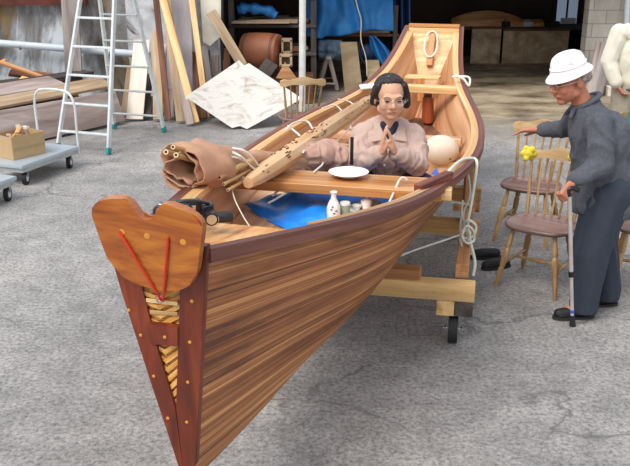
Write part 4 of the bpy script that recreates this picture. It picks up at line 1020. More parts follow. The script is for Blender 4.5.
organic('trousers', [('c', [(V((X0 - .05, Y0, .92)), .125), (V((X0 - .06, Y0, .5)), .09), (V((X0 - .06, Y0, .12)), .078)]), ('c', [(V((X0 + .11, Y0, .92)), .125), (V((X0 + .12, Y0, .5)), .09), (V((X0 + .12, Y0, .12)), .078)])], 'trousers_tan', pc, .01, 5)
organic('hair', [('e', H3 @ V((0, .03, .05)), (.082, .09, .075)), ('e', H3 @ V((0, .06, 0)), (.075, .055, .06))], 'hair_black', pc, .008, 3)
tube('belt', [V((X0 + .03 + .165 * math.cos(a * .5236), Y0 + .135 * math.sin(a * .5236), .935)) for a in range(12)], .014, 'black_plastic', pc, 8, 2, True)
for dx in (-.06, .12): shoe(pc, (X0 + dx, Y0 - .06, 0), 0, .27)
# ------------------------------------------------------------ seated person in teal at the right edge
pt = thing('person', 'seated person in a teal top, mostly beyond the right edge', 'person', (2.78, 6.7, .44))
X0, Y0 = 2.78, 6.78
H4 = Matrix.Translation((X0, Y0 - .05, 1.22)) @ Matrix.Rotation(math.radians(-60), 4, 'Z')
shl, shr_ = V((X0 - .17, Y0 - .02, 1.0)), V((X0 + .17, Y0 - .02, 1.0))
el = V((X0 - .235, Y0 - .12, .78)); wl = V((X0 - .20, Y0 - .32, .66)); er = V((X0 + .23, Y0 - .1, .78)); wr = V((X0 + .12, Y0 - .32, .62))
legs = lambda ra, rb, rc: [('c', [(V((X0 + s_ * .09, Y0 - .02, .53)), ra), (V((X0 + s_ * .10, Y0 - .42, .50)), rb), (V((X0 + s_ * .10, Y0 - .46, .12)), rc)]) for s_ in (-1, 1)]
body = xf(head_parts(), H4) + [('c', [(V((X0, Y0 - .03, 1.16)), .05), (V((X0, Y0, 1.04)), .055), (V((X0, Y0, .85)), .1), (V((X0, Y0, .56)), .11)]), ('c', [(shl, .045), (shr_, .045)]),
  ('c', [(shl, .045), (el, .038), (wl, .026)]), ('c', [(shr_, .045), (er, .038), (wr, .026)])] + legs(.08, .055, .04) + hand_parts(wl, V((.2, -.6, -.5)), V((0, -.3, -1)), .3, 1, .9) + hand_parts(wr, V((-.3, -.6, -.3)), V((0, 0, -1)), .3, -1, .9)
body += [('c', [(V((X0 + s_ * .10, Y0 - .46, .08)), .038), (V((X0 + s_ * .10, Y0 - .56, .04)), .028)]) for s_ in (-1, 1)]
organic('body', body, 'skin', pt, .006, 3)
organic('shirt', [('c', [(V((X0, Y0, 1.03)), .085), (V((X0, Y0, .85)), .14), (V((X0, Y0, .60)), .145)]), ('c', [(shl, .072), (shr_, .072)]), ('c', [(shl, .076), (el, .066), (wl.lerp(el, .2), .052)]), ('c', [(shr_, .076), (er, .066), (wr.lerp(er, .2), .05)])], 'teal_cloth', pt, .008, 5, .008, (9, 9, 5))
organic('trousers', legs(.105, .08, .07), 'navy', pt, .01, 5)
organic('hair', [('e', H4 @ V((0, .03, .05)), (.084, .09, .078)), ('e', H4 @ V((0, .05, -.01)), (.08, .06, .07))], 'hair_black', pt, .008, 3)
for s_ in (-1, 1): shoe(pt, (X0 + s_ * .10, Y0 - .53, 0), 0, .25)

# ------------------------------------------------------------ step ladder
ld = thing('step_ladder', 'tall aluminium stepladder standing open between carts and leaning boards', 'ladder', (-2.4, 9.6, 0))
FL, FRt = V((-2.86, 9.22, 0)), V((-2.24, 8.99, 0)); RL, RR = V((-2.47, 10.33, 0)), V((-1.82, 10.12, 0))
TL, TR_ = V((-2.40, 9.66, 2.3)), V((-2.09, 9.54, 2.3))
def srail(a, b, nm='side_rail'):
    o = board(nm, a + (b - a) * .02, b, .055, .028, 'alu', ld, up=(TR_ - TL)); bm = bmesh.new()
    d_ = (b - a).normalized(); add_box(bm, (0, 0, 0), (.07, .065, .038), None, .004)
    obj('rubber_foot', bm, 'teal_plastic', o, False, Matrix.Translation(a + d_ * .04) @ frame(d_, TR_ - TL).to_4x4())
for a, b in ((FL, TL), (FRt, TR_), (RL, TL + V((0, .04, 0))), (RR, TR_ + V((0, .04, 0)))): srail(a, b)
for k in range(1, 8):
    u = (k * .3 - .095) / 2.3
    if u < .98:
        board('rung', FL.lerp(TL, u), FRt.lerp(TR_, u), .055, .022, 'alu', ld)
        board('rear_rung', RL.lerp(TL, u), RR.lerp(TR_, u), .045, .02, 'alu_dark', ld)
bm = bmesh.new(); add_box(bm, (TL + TR_) / 2 + V((0, .02, .02)), (.42, .12, .03), frame(TR_ - TL), .006); obj('top_cap', bm, 'alu', ld, False)

# ------------------------------------------------------------ platform carts and the box
def platform(label, corners, z, handle, wheels, nm='platform_cart'):
    t = thing(nm, label, 'cart', sum((V(c) for c in corners), V()) / 4)
    t.location.z = 0
    prism('platform', [V((c.x, c.y, z - .035)) for c in corners], (0, 0, .035), 'cart_top', t, .006)
    bm = bmesh.new(); add_prism(bm, [V((c.x, c.y, z - .075)) + (sum((V(q) for q in corners), V()) / 4 - V(c)) * .05 * V((1, 1, 0)).length / 1.414 for c in corners], (0, 0, .04)); obj('under_frame', bm, 'alu_dark', t, False)
    for (x, y) in wheels:
        wv = V((x, y, .066)); wl_ = tube('wheel', [wv - V((.018, 0, 0)), wv + V((.018, 0, 0))], .066, 'rubber', t, 24)
        tube('wheel_disc', [wv - V((.021, 0, 0)), wv + V((.021, 0, 0))], .036, 'pipe_white', wl_, 18)
        bm = bmesh.new()
        for s_ in (-1, 1): add_box(bm, (x + s_ * .027, y, .11), (.004, .035, z - .15), None, 0)
        add_box(bm, (x, y, z - .072), (.06, .06, .01), None, 0); obj('wheel_fork', bm, 'steel', t, False)
    if handle: tube('push_handle', handle, .0125, 'alu', t, 12, 6)
    return t
plain('cart_top', '#B7C3CC', .35, .3, var=.05)
zt = .21
k1 = [atz(79, 146, zt), atz(22, 166, zt)]; dv = (k1[0] - k1[1]).normalized(); lf = V((-dv.y, dv.x, 0))
cor = [k1[0], k1[0] + lf * .52, k1[1] + lf * .52 - dv * .0, k1[1]]
hA, hB = k1[0] + lf * .01 - dv * .0, k1[0] + lf * .50 - dv * .0
hz = lambda p, z, o_=0: V((p.x, p.y, z)) + lf * o_
c1 = platform('silver platform cart with an arched handle carrying the cardboard box', cor, zt, [hz(hA, .13), hz(hA, .4), hz(hA, .62), hz(hA, .735, .05), hz(hA, .77, .16), hz(hB, .77, -.14), hz(hB, .735, -.04), hz(hB, .62), hz(hB, .4), hz(hB, .13)],
    [tuple((k1[0] - dv * .1 + lf * .06).xy), tuple((k1[0] - dv * .1 + lf * .44).xy), tuple((k1[1] + dv * .1 + lf * .06).xy), tuple((k1[1] + dv * .1 + lf * .44).xy)])
k2 = [atz(24, 171, zt), atz(-2, 189, zt)]; k2 = [atz(17, 176, zt), atz(-12, 193, zt)]; d2 = dv
cor2 = [k2[0], k2[0] + lf * .5, k2[0] + lf * .5 - d2 * .8, k2[0] - d2 * .8]
platform('flat grey cart at the lower left corner, in front of the box cart', cor2, zt, None, [tuple((k2[0] - d2 * .09 + lf * .05).xy), tuple((k2[0] - d2 * .09 + lf * .42).xy), tuple((k2[0] - d2 * .7 + lf * .06).xy), tuple((k2[0] - d2 * .7 + lf * .42).xy)])
bx = thing('cardboard_box', 'open cardboard box of wood offcuts on the silver platform cart', 'box', atz(28, 158, zt))
cA = atz(14, 160.5, zt); cB = atz(50, 152, zt); e1 = (cB - cA); e1 = e1.normalized() * .37; e2 = V((-e1.y, e1.x, 0)).normalized() * .30; hb = .22
bc = cA + lf * 0
for a, b, nm in ((cA, cA + e1, 'box_side'), (cA + e2, cA + e1 + e2, 'box_side'), (cA, cA + e2, 'box_side'), (cA + e1, cA + e1 + e2, 'box_side')):
    board(nm, a + V((0, 0, hb / 2 + .002)), b + V((0, 0, hb / 2 + .002)), hb, .006, 'cardboard', bx, up=(b - a).cross(V((0, 0, 1))), bev=0)
prism('box_bottom', [cA + V((0, 0, .002)), cA + e1 + V((0, 0, .002)), cA + e1 + e2 + V((0, 0, .002)), cA + e2 + V((0, 0, .002))], (0, 0, .005), 'cardboard', bx)
board('box_tape', cA + e1 * .02 - e2 * .012 + V((0, 0, hb * .45)), cA + e1 * .98 - e2 * .012 + V((0, 0, hb * .45)), .03, .001, 'cardboard_tape', bx, up=e2, bev=0)
dup0 = None
for k in range(22):
    u, v_ = random.uniform(.15, .85), random.uniform(.15, .85)
    c_ = cA + e1 * u + e2 * v_ + V((0, 0, .10 + .165 * ((k % 11) / 10)))
    d_ = V((random.uniform(-1, 1), random.uniform(-1, 1), random.uniform(-.3, .7))).normalized() * random.uniform(.035, .065)
    mt = random.choice(['wood_pine', 'wood_pale', 'wood_pinkgrey', 'wood_pine_red']); o = board('wood_offcut', c_ - d_, c_ + d_, .045, .025, mt)
    tag(o, {'wood_pine': 'small yellow', 'wood_pale': 'small whitish', 'wood_pinkgrey': 'small pinkish-grey', 'wood_pine_red': 'small reddish'}[mt] + ' wood offcut piled in the open cardboard box', 'wood offcut', 'offcuts in the cardboard box')

# ------------------------------------------------------------ lumber pile on the left
def plank(label, a, b, w_, h_, mat, up=(0, 0, 1), name='plank', cat='plank', group=None, taper=1):
    o = board(name, a, b, w_, h_, mat, None, up, taper=taper); return tag(o, label, cat, group)
G0, G1 = atz(20, 144, 0), atz(118, 124, 0); PD = (G1 - G0).normalized(); PN = V((-PD.y, PD.x, 0))   # pile runs from near left to far right
def pp(u, back, z): q = G1 + PD * u + PN * back; q.z = z; return q
plank('wide pinkish-grey board leaning on its long edge at the front of the lumber pile', pp(-3.2, .0, .19), pp(.05, .0, .22), .44, .035, 'wood_pinkgrey', up=(-PN) * .9 + V((0, 0, .38)), taper=.9)
for u in (-2.6, -1.4, -.25):
    plank('short squared bearer under the lumber pile ' + {-2.6: 'at the far left', -1.4: 'behind the cart handle', -.25: 'near its right end'}[u], pp(u, .16, .07), pp(u, 1.0, .07), .12, .14, 'wood_darkgrey', name='timber_bearer', cat='timber')
for k in range(5):
    zz = .17 + .062 * k
    plank(['lowest', 'second lowest', 'middle', 'second highest', 'highest'][k] + ' board of the low lumber stack on the left', pp(-3.1 + .1 * k, .52 + .03 * k, zz), pp(.1 - .12 * k, .50 + .04 * k, zz), .62 - .06 * k, .055, ['wood_grey', 'wood_brown', 'wood_pinkgrey', 'wood_tan', 'wood_pinkgrey'][k], group='stacked boards of the lumber pile')
plank('long yellowish board with a bark edge running along the front of the lumber pile', pp(-3.0, .22, .44), pp(.05, .22, .50), .26, .035, 'wood_tan', up=-PN * .35 + V((0, 0, 1)))
plank('pale grey board lying on the lumber pile above the bark-edged one', pp(-3.0, .42, .53), pp(-.5, .48, .56), .34, .03, 'wood_pinkgrey', up=-PN * .2 + V((0, 0, 1)))
plank('dark board across the back of the lumber pile', pp(-2.8, .85, .50), pp(.2, .80, .56), .30, .04, 'wood_darkgrey')
plank('thin reddish slat sloping down across the lumber pile', at(0, 62, 11.0), at(42, 77, 10.9), .06, .03, 'wood_pine_red', up=(0, -.4, 1))
plank('short orange slat tip at the far left of the lumber pile', at(-14, 68, 11.05), at(6, 60, 11.1), .06, .03, 'wood_pine_red', up=(0, -.4, 1))
plank('short yellow offcut on the lumber pile', at(20, 79, 10.8), at(36, 83, 10.75), .11, .04, 'wood_pine', up=(0, -.4, 1))
plank('brown board end lying over the top of the lumber pile', at(10, 72, 11.15), at(70, 80, 11.2), .16, .04, 'wood_brown', up=(0, -.4, 1))
plank('dark board end under the reddish slat', at(-10, 86, 10.9), at(24, 82, 11.0), .16, .05, 'wood_darkgrey', up=(0, -.4, 1))
# dark rubble shelf behind the pile
o = tube('drain_pipe', [at(-40, 40, 11.66), at(60, 48, 11.66), at(150, 55, 11.66)], .048, 'pipe_white', None, 20, 4); tag(o, 'long pale blue-white pipe fixed along the stained wall', 'pipe')
tube('bracket', [at(20, 46.2, 11.66), at(20.8, 46.3, 11.66)], .054, 'steel', o, 20); tube('bracket', [at(110, 52, 11.66), at(110.8, 52, 11.66)], .054, 'steel', o, 20)
# leaning post left of the ladder
o = board('leaning_slab', at(75, 92, 11.15), at(68, -30, 11.72), .22, .05, 'wood_grey', None, up=(0, -1, .2)); tag(o, 'weathered grey slab leaning on the stained wall left of the ladder', 'board')
# ------------------------------------------------------------ boards leaning on the painted wall
LP = [((152, 114), (163, 44), 9, 'wood_pale', 'pale board leaning just behind the ladder rear rail', .02, 10.98),
      ((190, 121), (172, 30), 8, 'wood_pinkgrey', 'pinkish-grey plank just left of the long yellow one', .02, 10.44),
      ((212, 108), (203, 46), 9, 'wood_grey', 'grey board leaning half hidden by the white sheet', .02, 11.0),
      ((124, 108), (131, 66), 8, 'wood_tan', 'short tan board seen between the ladder rails', .02, 11.05),
      ((134, 112), (142, 40), 17, 'wood_pale', 'wide pale pinkish board seen through the ladder', .022, 10.75),
      ((146, 110), (151, 74), 9, 'wood_darkgrey', 'short dark grey board behind the ladder\'s rear rail', .03, 10.8),
      ((158, 113), (156, 30), 10, 'wood_tan', 'tan board just right of the ladder\'s rear rail', .025, 10.72),
      ((168, 114), (153, -30), 6, 'wood_brown', 'narrow reddish-brown plank leaning far above the others', .03, 10.68),
      ((181, 120), (163, -30), 9, 'wood_tan', 'long greyish-tan plank in the leaning row', .025, 10.6),
      ((196, 122), (158, -20), 7.5, 'wood_pine', 'long yellow plank slanting across the leaning row', .03, 10.52),
      ((180, 100), (178, -30), 26, 'wood_plypurple', 'large pale purplish plywood sheet behind the leaning planks', .015, 11.1),
      ((206, 95), (188, -30), 6, 'wood_pine', 'slim yellow plank leaning behind the white sheet', .03, 10.85),
      ((202, 122), (196, 52), 10, 'wood_brown', 'reddish-brown board end right of the yellow plank', .03, 10.75),
      ((188, 118), (186, 60), 8, 'wood_brown', 'dark brown board tucked behind the long yellow plank', .03, 10.9),
      ((171, 116), (170, 60), 6, 'wood_pinkgrey', 'short pinkish board between the tan planks', .025, 10.82)]
wood('wood_plypurple', '#A79DA4', '#BEB5BA', '#D2CACD', (1.0, 4, 4), rough=.8)
for (b_, t_, wpx, mt, lab, th_, Y0) in LP:
    base = atz(b_[0], b_[1], .0); yb = min(base.y, Y0 + .3) if base.y < 11.3 else Y0
    base = at(b_[0], b_[1], Y0); base.z = .02 + th_ / 2
    tp_ = at(t_[0], t_[1], min(11.74, Y0 + .82))
    o = board('leaning_board', base, tp_, wpx / 850 * 10.9, th_, mt, None, up=(0, -1, .3)); tag(o, lab, 'board', 'boards leaning against the painted wall')
# white painted signboard top (pale poster) near the shed corner
pb = thing('white_signboard', 'glossy white panel hanging at the shed corner above the leaning boards', 'panel', at(210, 20, 11.5))
plain('panel_white', '#E8E4D2', .3, coat=.4, var=.08)
prism('panel_face', [at(199, -20, 11.7), at(221, -20, 11.7), at(221, 36, 11.7), at(210, 46, 11.7), at(203, 42, 11.7)], (0, .03, 0), 'panel_white', pb)
board('panel_edge', at(222.5, -20, 11.69), at(222.5, 60, 11.69), .03, .04, 'dark_iron', pb, up=(0, -1, 0))
# stained white sheet
pl0 = atz(247, 129, .012)
def shp(x, y):
    yy = pl0.y + (129 - y) / 68 * .62; return at(x, y, yy)
prism('plywood_sheet', [shp(*p) for p in ((247, 129), (240, 126), (232, 128), (186, 97), (239, 61), (244, 66), (249, 64), (300, 98), (298, 101))], (0, .014, .008), 'ply_white', None)
tag(bpy.data.objects['plywood_sheet'], 'large stained white plywood sheet propped up on one corner', 'sheet')
plank('grey prop post leaning behind the white sheet', at(243, 66, 11.35), at(211, 12, 11.6), .13, .05, 'wood_tan', up=(0, -1, .2), name='prop_post', cat='post')
plank('rough timber propping up the white sheet from behind', atz(222, 118, .05), at(232, 80, 11.1), .1, .08, 'wood_darkgrey', up=(0, -1, .2), name='prop_timber', cat='timber')

# ------------------------------------------------------------ shed front post and rack, left bay
po = thing('steel_post', 'white painted steel post at the shed mouth behind the pale chair', 'post', atz(302, 112, 0))
b_ = V(po.location); tube('post_tube', [b_, b_ + V((.03, 0, 2.7))], .045, 'white_paint', po, 16)
lathe('base_plate', [(.10, 0), (.10, .012)], b_, 'steel', po, 16)
rk = thing('storage_rack', 'dark timber rack loaded with lumber in the left bay of the shed', 'rack', (-.6, 13.0, 0))
RX0, RX1, RY = -1.25, .02, 13.0
for x in (RX0 + .04, RX1 - .04):
    for y in (RY - .35, RY + .5): board('upright', (x, y, 0), (x, y, 1.9), .08, .08, 'wood_darkgrey', rk, up=(0, 1, 0))
for z in (.62, 1.02, 1.42): board('shelf', (RX0, RY + .08, z), (RX1, RY + .08, z), .98, .04, 'wood_darkgrey', rk)
labs = {1.04: 'upper', .64: 'lower', }
n_ = 0
for z, items in ((1.04, 5), (.64, 6)):
    for k in range(items):
        x0 = RX0 + .08 + random.uniform(0, .25); x1 = RX1 - .05 - random.uniform(0, .4); y = RY - .36 + .155 * (k % 5); zz = z + .035 + .055 * (k // 5)
        mt = ['wood_tan', 'wood_brown', 'wood_pinkgrey', 'wood_darkgrey'][(k + (z < 1)) % 4]; plank({'wood_tan': 'tan', 'wood_brown': 'brown', 'wood_pinkgrey': 'pinkish', 'wood_darkgrey': 'dark grey'}[mt] + ' rough board on the %s rack shelf, %s' % (labs[z], ['at the front edge', 'second from the front', 'in the middle', 'second from the back', 'at the back', 'lying on top of the front one'][k]), (x0, y, zz), (x1, y + .02, zz + .012), .13, .05, mt, group='boards on the %s rack shelf' % labs[z])
bt_ = thing('tarp_roll', 'blue rolled tarp on the top of the dark rack', 'tarp', at(256, 9, 12.8))
bm = bmesh.new(); P = [at(238, 10, 12.75), at(246, 8, 12.75), at(256, 9, 12.75), at(268, 11, 12.75), at(276, 16, 12.75)]
add_tube(bm, smooth_path(P, 5), [.06 + .03 * math.sin(k * .5) ** 2 for k in range(21)], 14); obj('rolled_tarp', bm, 'blue_tarp_old', bt_)
# shelf beneath the roll
plank('long board on the rack right under the blue roll', at(232, 22, 12.6), at(290, 22, 12.6), .25, .03, 'wood_tan')
br = thing('wooden_drum', 'large brown drum lying in the shed left of the steel post', 'drum', atz(262, 84, 0) )
dc_ = at(262, 52, 12.3); dr = .27
br.location = (dc_.x, 12.3, 0)
M_ = Matrix.Translation(dc_) @ Matrix.Rotation(math.radians(90), 4, 'Y') @ Matrix.Rotation(.3, 4, 'X')
lathe('drum_shell', [(dr * .8, -.28), (dr * .93, -.26), (dr, -.1), (dr, .1), (dr * .93, .26), (dr * .8, .28)], None, 'barrel', br, 32, M_)
for z in (-.2, .2): lathe('hoop', [(dr * .965, z - .02), (dr * .985, z), (dr * .965, z + .02)], None, 'drum_rim', br, 32, M_)
zbot = dc_.z - dr
for s_ in (-.18, .18): board('drum_stand', (dc_.x + s_, 12.05, zbot / 2 + .02), (dc_.x + s_, 12.55, zbot / 2 + .02), .08, max(zbot + .04, .1), 'wood_darkgrey', br)
# pierced wooden crate ends
for i, (x, y, w_, h_) in enumerate(((287, 46, 10, 14), (286, 60, 12, 11))):
    t_ = thing('wooden_crate', ('pierced wooden crate end right of the drum, the upper one', 'pierced wooden crate end right of the drum, the lower one')[i], 'crate', at(x, y + h_ / 2, 12.15 - .1 * i), 'pierced crates beside the drum')
    c_ = at(x, y, 12.15 - .12 * i); W2, H2 = w_ / 850 * 12.2, h_ / 850 * 12.2
    bm = bmesh.new()
    add_box(bm, c_ + V((0, 0, H2 * .42)), (W2, .2, H2 * .18)); add_box(bm, c_ - V((0, 0, H2 * .42)), (W2, .2, H2 * .18))
    add_box(bm, c_ + V((W2 * .42, 0, 0)), (W2 * .18, .2, H2)); add_box(bm, c_ - V((W2 * .42, 0, 0)), (W2 * .18, .2, H2)); add_box(bm, c_ + V((0, .08, 0)), (W2 * .9, .03, H2 * .9))
    obj('crate_frame', bm, 'wood_tan', t_, False)
plank('broken brown board leaning among the debris below the drum', at(272, 62, 12.0), at(256, 84, 11.8), .2, .03, 'wood_darkgrey', up=(0, -1, .3))
tl_ = at(289, 72, 11.9); prism('board_scrap', [at(276, 78, 11.9), at(285, 62, 11.95), at(298, 80, 11.9)], (0, .03, 0), 'wood_pine_red', None); tag(bpy.data.objects['board_scrap'], 'triangular reddish board scrap leaning behind the pale chair', 'board scrap')
prism('heavy_crate', [V((-.85, 12.0, 0)), V((-.02, 12.0, 0)), V((-.02, 12.5, 0)), V((-.85, 12.5, 0))], (0, 0, .38), 'wood_brown', None, .01); tag(bpy.data.objects['heavy_crate'], 'low dark wooden crate on the shed floor under the drum', 'crate')
# leaning stakes left of the drum
for i, (x0, y0, x1, y1, mt, lab) in enumerate(((205, 92, 206, 50, 'wood_darkgrey', 'dark stake leaning at the shed corner, leftmost'), (214, 90, 215, 55, 'wood_pinkgrey', 'pinkish stake leaning at the shed corner, middle one'), (228, 88, 226, 48, 'wood_brown', 'brown stake leaning near the drum, rightmost'))):
    _b = at(x0, y0, 11.62); _b.z = .02; plank(lab, _b, at(x1, y1, 11.72), .1, .05, mt, up=(0, -1, 0), name='stake', cat='stake')

# ------------------------------------------------------------ tarps, panels, sawhorse in the middle bay
TY = 13.4
def tarpB(u, v_):
    x = 307 + 86 * u; ytop = -20; ybot = 33 + 3 * math.sin(u * 6) - 1.5 * u + (2 if u < .2 else 0)
    p = at(x, ytop + (ybot - ytop) * v_, TY); p.y += .10 * noise.noise(V((u * 7, v_ * 2, 0))) + .05 * math.sin(u * 26 + 2 * noise.noise(V((u * 3, v_ * 3, 5)))) * (.4 + .6 * v_) - .15 * v_ * v_; return p
tt_ = cloth_grid('hanging_tarp', tarpB, 70, 24, .006, 'blue_tarp_old'); tag(tt_, 'broad faded blue tarp hanging over stored goods right of the steel post', 'tarp')
def tarpC(u, v_):
    p = at(388 + 22 * u, -10 + 60 * v_, TY + .35); p.y += .08 * math.sin(u * 18) + .06 * noise.noise(V((u * 6, v_ * 3, 2))); return p
tt_ = cloth_grid('dark_tarp', tarpC, 30, 16, .006, 'blue_dark'); tag(tt_, 'dark blue tarp hanging in shadow beside the broad faded one', 'tarp')
def tarpD(u, v_):
    xc = 372 + 13 * v_ + 6 * v_; w_ = 3 + 6 * math.sin(v_ * 2.6); p = at(xc + w_ * (u - .5) * 2, 36 + 33 * v_, TY - .1); p.y += .06 * math.sin(u * 12 + v_ * 3); return p
tt_ = cloth_grid('blue_cloth', tarpD, 16, 16, .006, 'blue_tarp_old'); tag(tt_, 'bright blue cloth drooping down beside the leaning plywood panels', 'cloth')
def greyf(u, v_):
    p = at(318 + 24 * u, 40 + 20 * v_, TY - .1); p.y += .08 * noise.noise(V((u * 5, v_ * 4, 7))) - .12 * math.sin(v_ * 3); return p
tt_ = cloth_grid('grey_tarp', greyf, 20, 14, .008, 'tarp_grey'); tag(tt_, 'grey-blue sheet over a load behind the sawhorse', 'tarp')
def bagf(u, v_):
    a = u * 2 * math.pi; b = v_ * math.pi; c_ = at(369, 54, TY + .1); return c_ + V((.14 * math.cos(a) * math.sin(b), .1 * math.sin(a) * math.sin(b), .13 * math.cos(b))) * (1 + .15 * noise.noise(V((math.cos(a) * 2, math.sin(a) * 2, b * 2))))
bm = bmesh.new(); bmesh.ops.create_uvsphere(bm, u_segments=24, v_segments=16, radius=1, matrix=Matrix.Translation(at(368, 53, TY + .05)) @ Matrix.Diagonal((.16, .12, .14, 1)))
for v_ in bm.verts: v_.co += V((0, 0, 1)) * .03 * noise.noise(v_.co * 9)
tag(obj('blue_bag', bm, 'blue_dark', None, True), 'dark blue bag lying between the plywood panels and the blue cloth', 'bag')
rk2 = thing('goods_rack', 'low timber rack under the blue tarp', 'rack', (.75, 13.6, 0))
for x in (at(312, 60, TY).x, at(395, 60, TY).x):
    for y in (TY + .12, TY + .7): board('upright', (x, y, 0), (x, y, 1.25), .07, .07, 'wood_darkgrey', rk2, up=(0, 1, 0))
zr = at(350, 36, TY).z; zl = at(350, 62, TY).z
board('shelf', (at(308, 60, TY).x, TY + .4, zr), (at(399, 60, TY).x, TY + .4, zr), .6, .04, 'wood_brown', rk2)
board('shelf', (at(308, 60, TY).x, TY + .4, max(zl, .2)), (at(399, 60, TY).x, TY + .4, max(zl, .2)), .6, .04, 'wood_darkgrey', rk2)
for i, (a, b, h_) in enumerate((((340, 42), (363, 81), 0), ((365, 60), (383, 79), 1))):
    Y2 = TY - .35; x0, x1 = a[0], b[0]
    q0, q1 = at(x0 + 5, b[1], Y2 - .15), at(x1, b[1] - 2, Y2 - .15); q0.z = q1.z = .01
    prism('plywood_board', [q0, q1, at(x1 - 6 + 2 * i, a[1], Y2 + .08), at(x0, a[1], Y2 + .08)], (0, .02, 0), 'wood_ply', None)
    o = bpy.data.objects['plywood_board' if i == 0 else 'plywood_board.001']; tag(o, ('tall brown plywood panel leaning right of the sawhorse', 'smaller brown panel leaning right of the tall plywood panel')[i], 'panel')
shs = thing('sawhorse', 'wooden sawhorse with crossed A-shaped legs standing before the grey sheet', 'sawhorse', atz(328, 91, 0))
gy = shs.location.y; sx_ = shs.location.x
tpz = at(328, 59, gy).z
for dy in (0, .55):
    for s_ in (-1, 1): board('leg', (sx_ + s_ * .145, gy + dy, .01), (sx_ + s_ * .02, gy + dy, tpz), .06, .035, 'wood_pinkgrey', shs, up=(0, -1, 0))
    board('cross_brace', (sx_ - .12, gy + dy - .03, .12), (sx_ + .12, gy + dy - .03, .12), .05, .025, 'wood_pinkgrey', shs)
board('top_beam', (sx_, gy - .08, tpz + .02), (sx_, gy + .63, tpz + .02), .08, .05, 'wood_pinkgrey', shs)
rope('thin rope hanging from the shed roof in front of the blue tarp', [at(352, -20, 13.0), at(357, 5, 13.0), at(361, 20, 13.0), at(361, 40, 13.0), at(366, 58, 13.0), at(367, 76, 13.0)], .008, 'cord_string')
rope('dark cable coiled down beside the plywood panel', [at(362, 34, 13.1), at(359, 48, 13.1), at(362, 60, 13.1), at(366, 64, 13.1)], .014, 'dark_iron')
# stored boards under the tarp
for i in range(4):
    plank(['front', 'second', 'third', 'rearmost'][i] + ' rough board stored under the faded blue tarp', (at(318, 60, TY).x, TY + .2 + .13 * i, zr + .045), (at(390, 60, TY).x, TY + .22 + .13 * i, zr + .045), .11, .045, 'wood_tan', group='boards under the blue tarp')

# ------------------------------------------------------------ right bay: bench with panels, upturned boat, column things
for i, (x0, x1, y0, y1, yb, lab) in enumerate(((470, 499, 29, 61, 64, 'left brown sheet panel of the low back partition, beside the stern'), (501, 566, 31, 66, 67, 'long right sheet panel of the low back partition'))):
    Yp = 16.2; a, b = at(x0, yb, Yp), at(x1, yb, Yp); zt_ = at(x0, y0, Yp).z
    t_ = thing('partition_panel', lab, 'panel', ((a.x + b.x) / 2, Yp, 0), 'panels of the low back partition')
    bm = bmesh.new(); add_box(bm, ((a.x + b.x) / 2, Yp, zt_ / 2), (b.x - a.x, .04, zt_), None, .004); obj('panel_sheet', bm, 'panel_shiny', t_, False)
    bm = bmesh.new(); add_box(bm, ((a.x + b.x) / 2, Yp, zt_ + .02), (b.x - a.x + .02, .09, .035), None, .004); obj('top_strip', bm, 'wood_brown', t_, False)
zt_ = at(500, 30, 16.2).z
bn = thing('work_bench', 'long dark workbench behind the low partition', 'bench', (3.6, 16.8, 0))
board('bench_top', (1.4, 16.75, .62), (6.0, 16.75, .62), .7, .06, 'wood_darkgrey', bn)
for x in (1.6, 3.6, 5.8): board('leg', (x, 16.9, 0), (x, 16.9, .60), .1, .1, 'wood_darkgrey', bn, up=(0, 1, 0))
ub = thing('upturned_hull', 'long brown arched plank hull resting upside down on the dark bench', 'boat hull', (3.2, 16.6, .65))
bm = bmesh.new(); R = []
n = 30
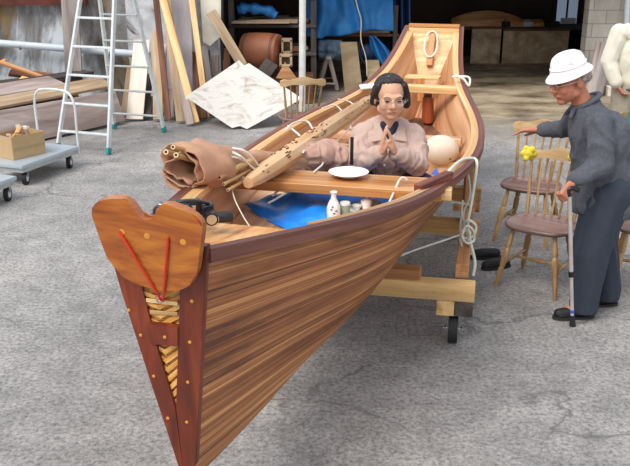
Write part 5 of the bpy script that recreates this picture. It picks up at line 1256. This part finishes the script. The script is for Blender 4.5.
for i in range(n + 1):
    u = i / n; x = at(452 + 92 * u, 20, 16.5).x; top = at(500, 25 - 14 * math.sin(min(1, u * 1.15 + .1) * math.pi * .92) ** .7, 16.5).z; bot = .655
    R.append([bm.verts.new((x, 16.45 + dy, z_)) for dy, z_ in ((0, bot), (.03, bot + (top - bot) * .5), (.16, top), (.38, bot))])
for i in range(n):
    for k in range(4): bm.faces.new((R[i][k], R[i][(k + 1) % 4], R[i + 1][(k + 1) % 4], R[i + 1][k]))
bm.faces.new(R[0]); bm.faces.new(R[-1][::-1]); bm_o = obj('hull_shell', bm, 'wood_pine_red', ub)
for i, (x, mt, lab) in enumerate(((505, 'dark_iron', 'dark tin can on the bench edge'), (527, 'alu_dark', 'grey tool box on the bench edge'), (552, 'dark_iron', 'dark machine part at the right end of the bench'))):
    c_ = at(x, 30, 16.5); bm = bmesh.new(); add_box(bm, (c_.x, 16.48, .70), (.16 + .04 * i, .12, .10), None, .01); add_tube(bm, [V((c_.x - .05, 16.48, .75)), V((c_.x, 16.48, .79)), V((c_.x + .05, 16.48, .75))], .008, 6)
    tag(obj(('tin_can', 'tool_box', 'machine_part')[i], bm, mt, None, 'auto'), lab, ('can', 'box', 'machine')[i])
# white appliance below the window
c_ = at(568, 22, 17.1); ap = thing('white_monitor', 'small white box on a dark stand in front of the shed window', 'appliance', (c_.x, 17.1, 0))
bm = bmesh.new(); add_box(bm, c_, (.27, .12, .15), None, .008); obj('white_case', bm, 'white_paint', ap, False)
board('stand', (c_.x, 17.12, 0), (c_.x, 17.12, c_.z - .07), .3, .1, 'dark_iron', ap, up=(0, 1, 0))
# right column things
dp = tube('downpipe', [at(626, 40, 13.1), at(629, -40, 13.1)], .04, 'pipe_white', None, 16); tag(dp, 'pale downpipe on the block wall at the right edge', 'pipe')
plank('grey weathered board leaning on the block wall behind the hat', V((at(596, 90, 12.6).x, 12.6, .02)), at(608, 44, 12.98), .2, .03, 'wood_grey', up=(0, -1, .2))
plank('pale narrow board leaning beside the weathered one', V((at(589, 88, 12.6).x, 12.6, .02)), at(601, 42, 13.02), .12, .03, 'wood_pinkgrey', up=(0, -1, .2))
plank('pale kerb timber on the ground at the foot of the block wall', V((4.35, 12.7, .07)), V((6.6, 12.75, .07)), .16, .14, 'wood_pale')
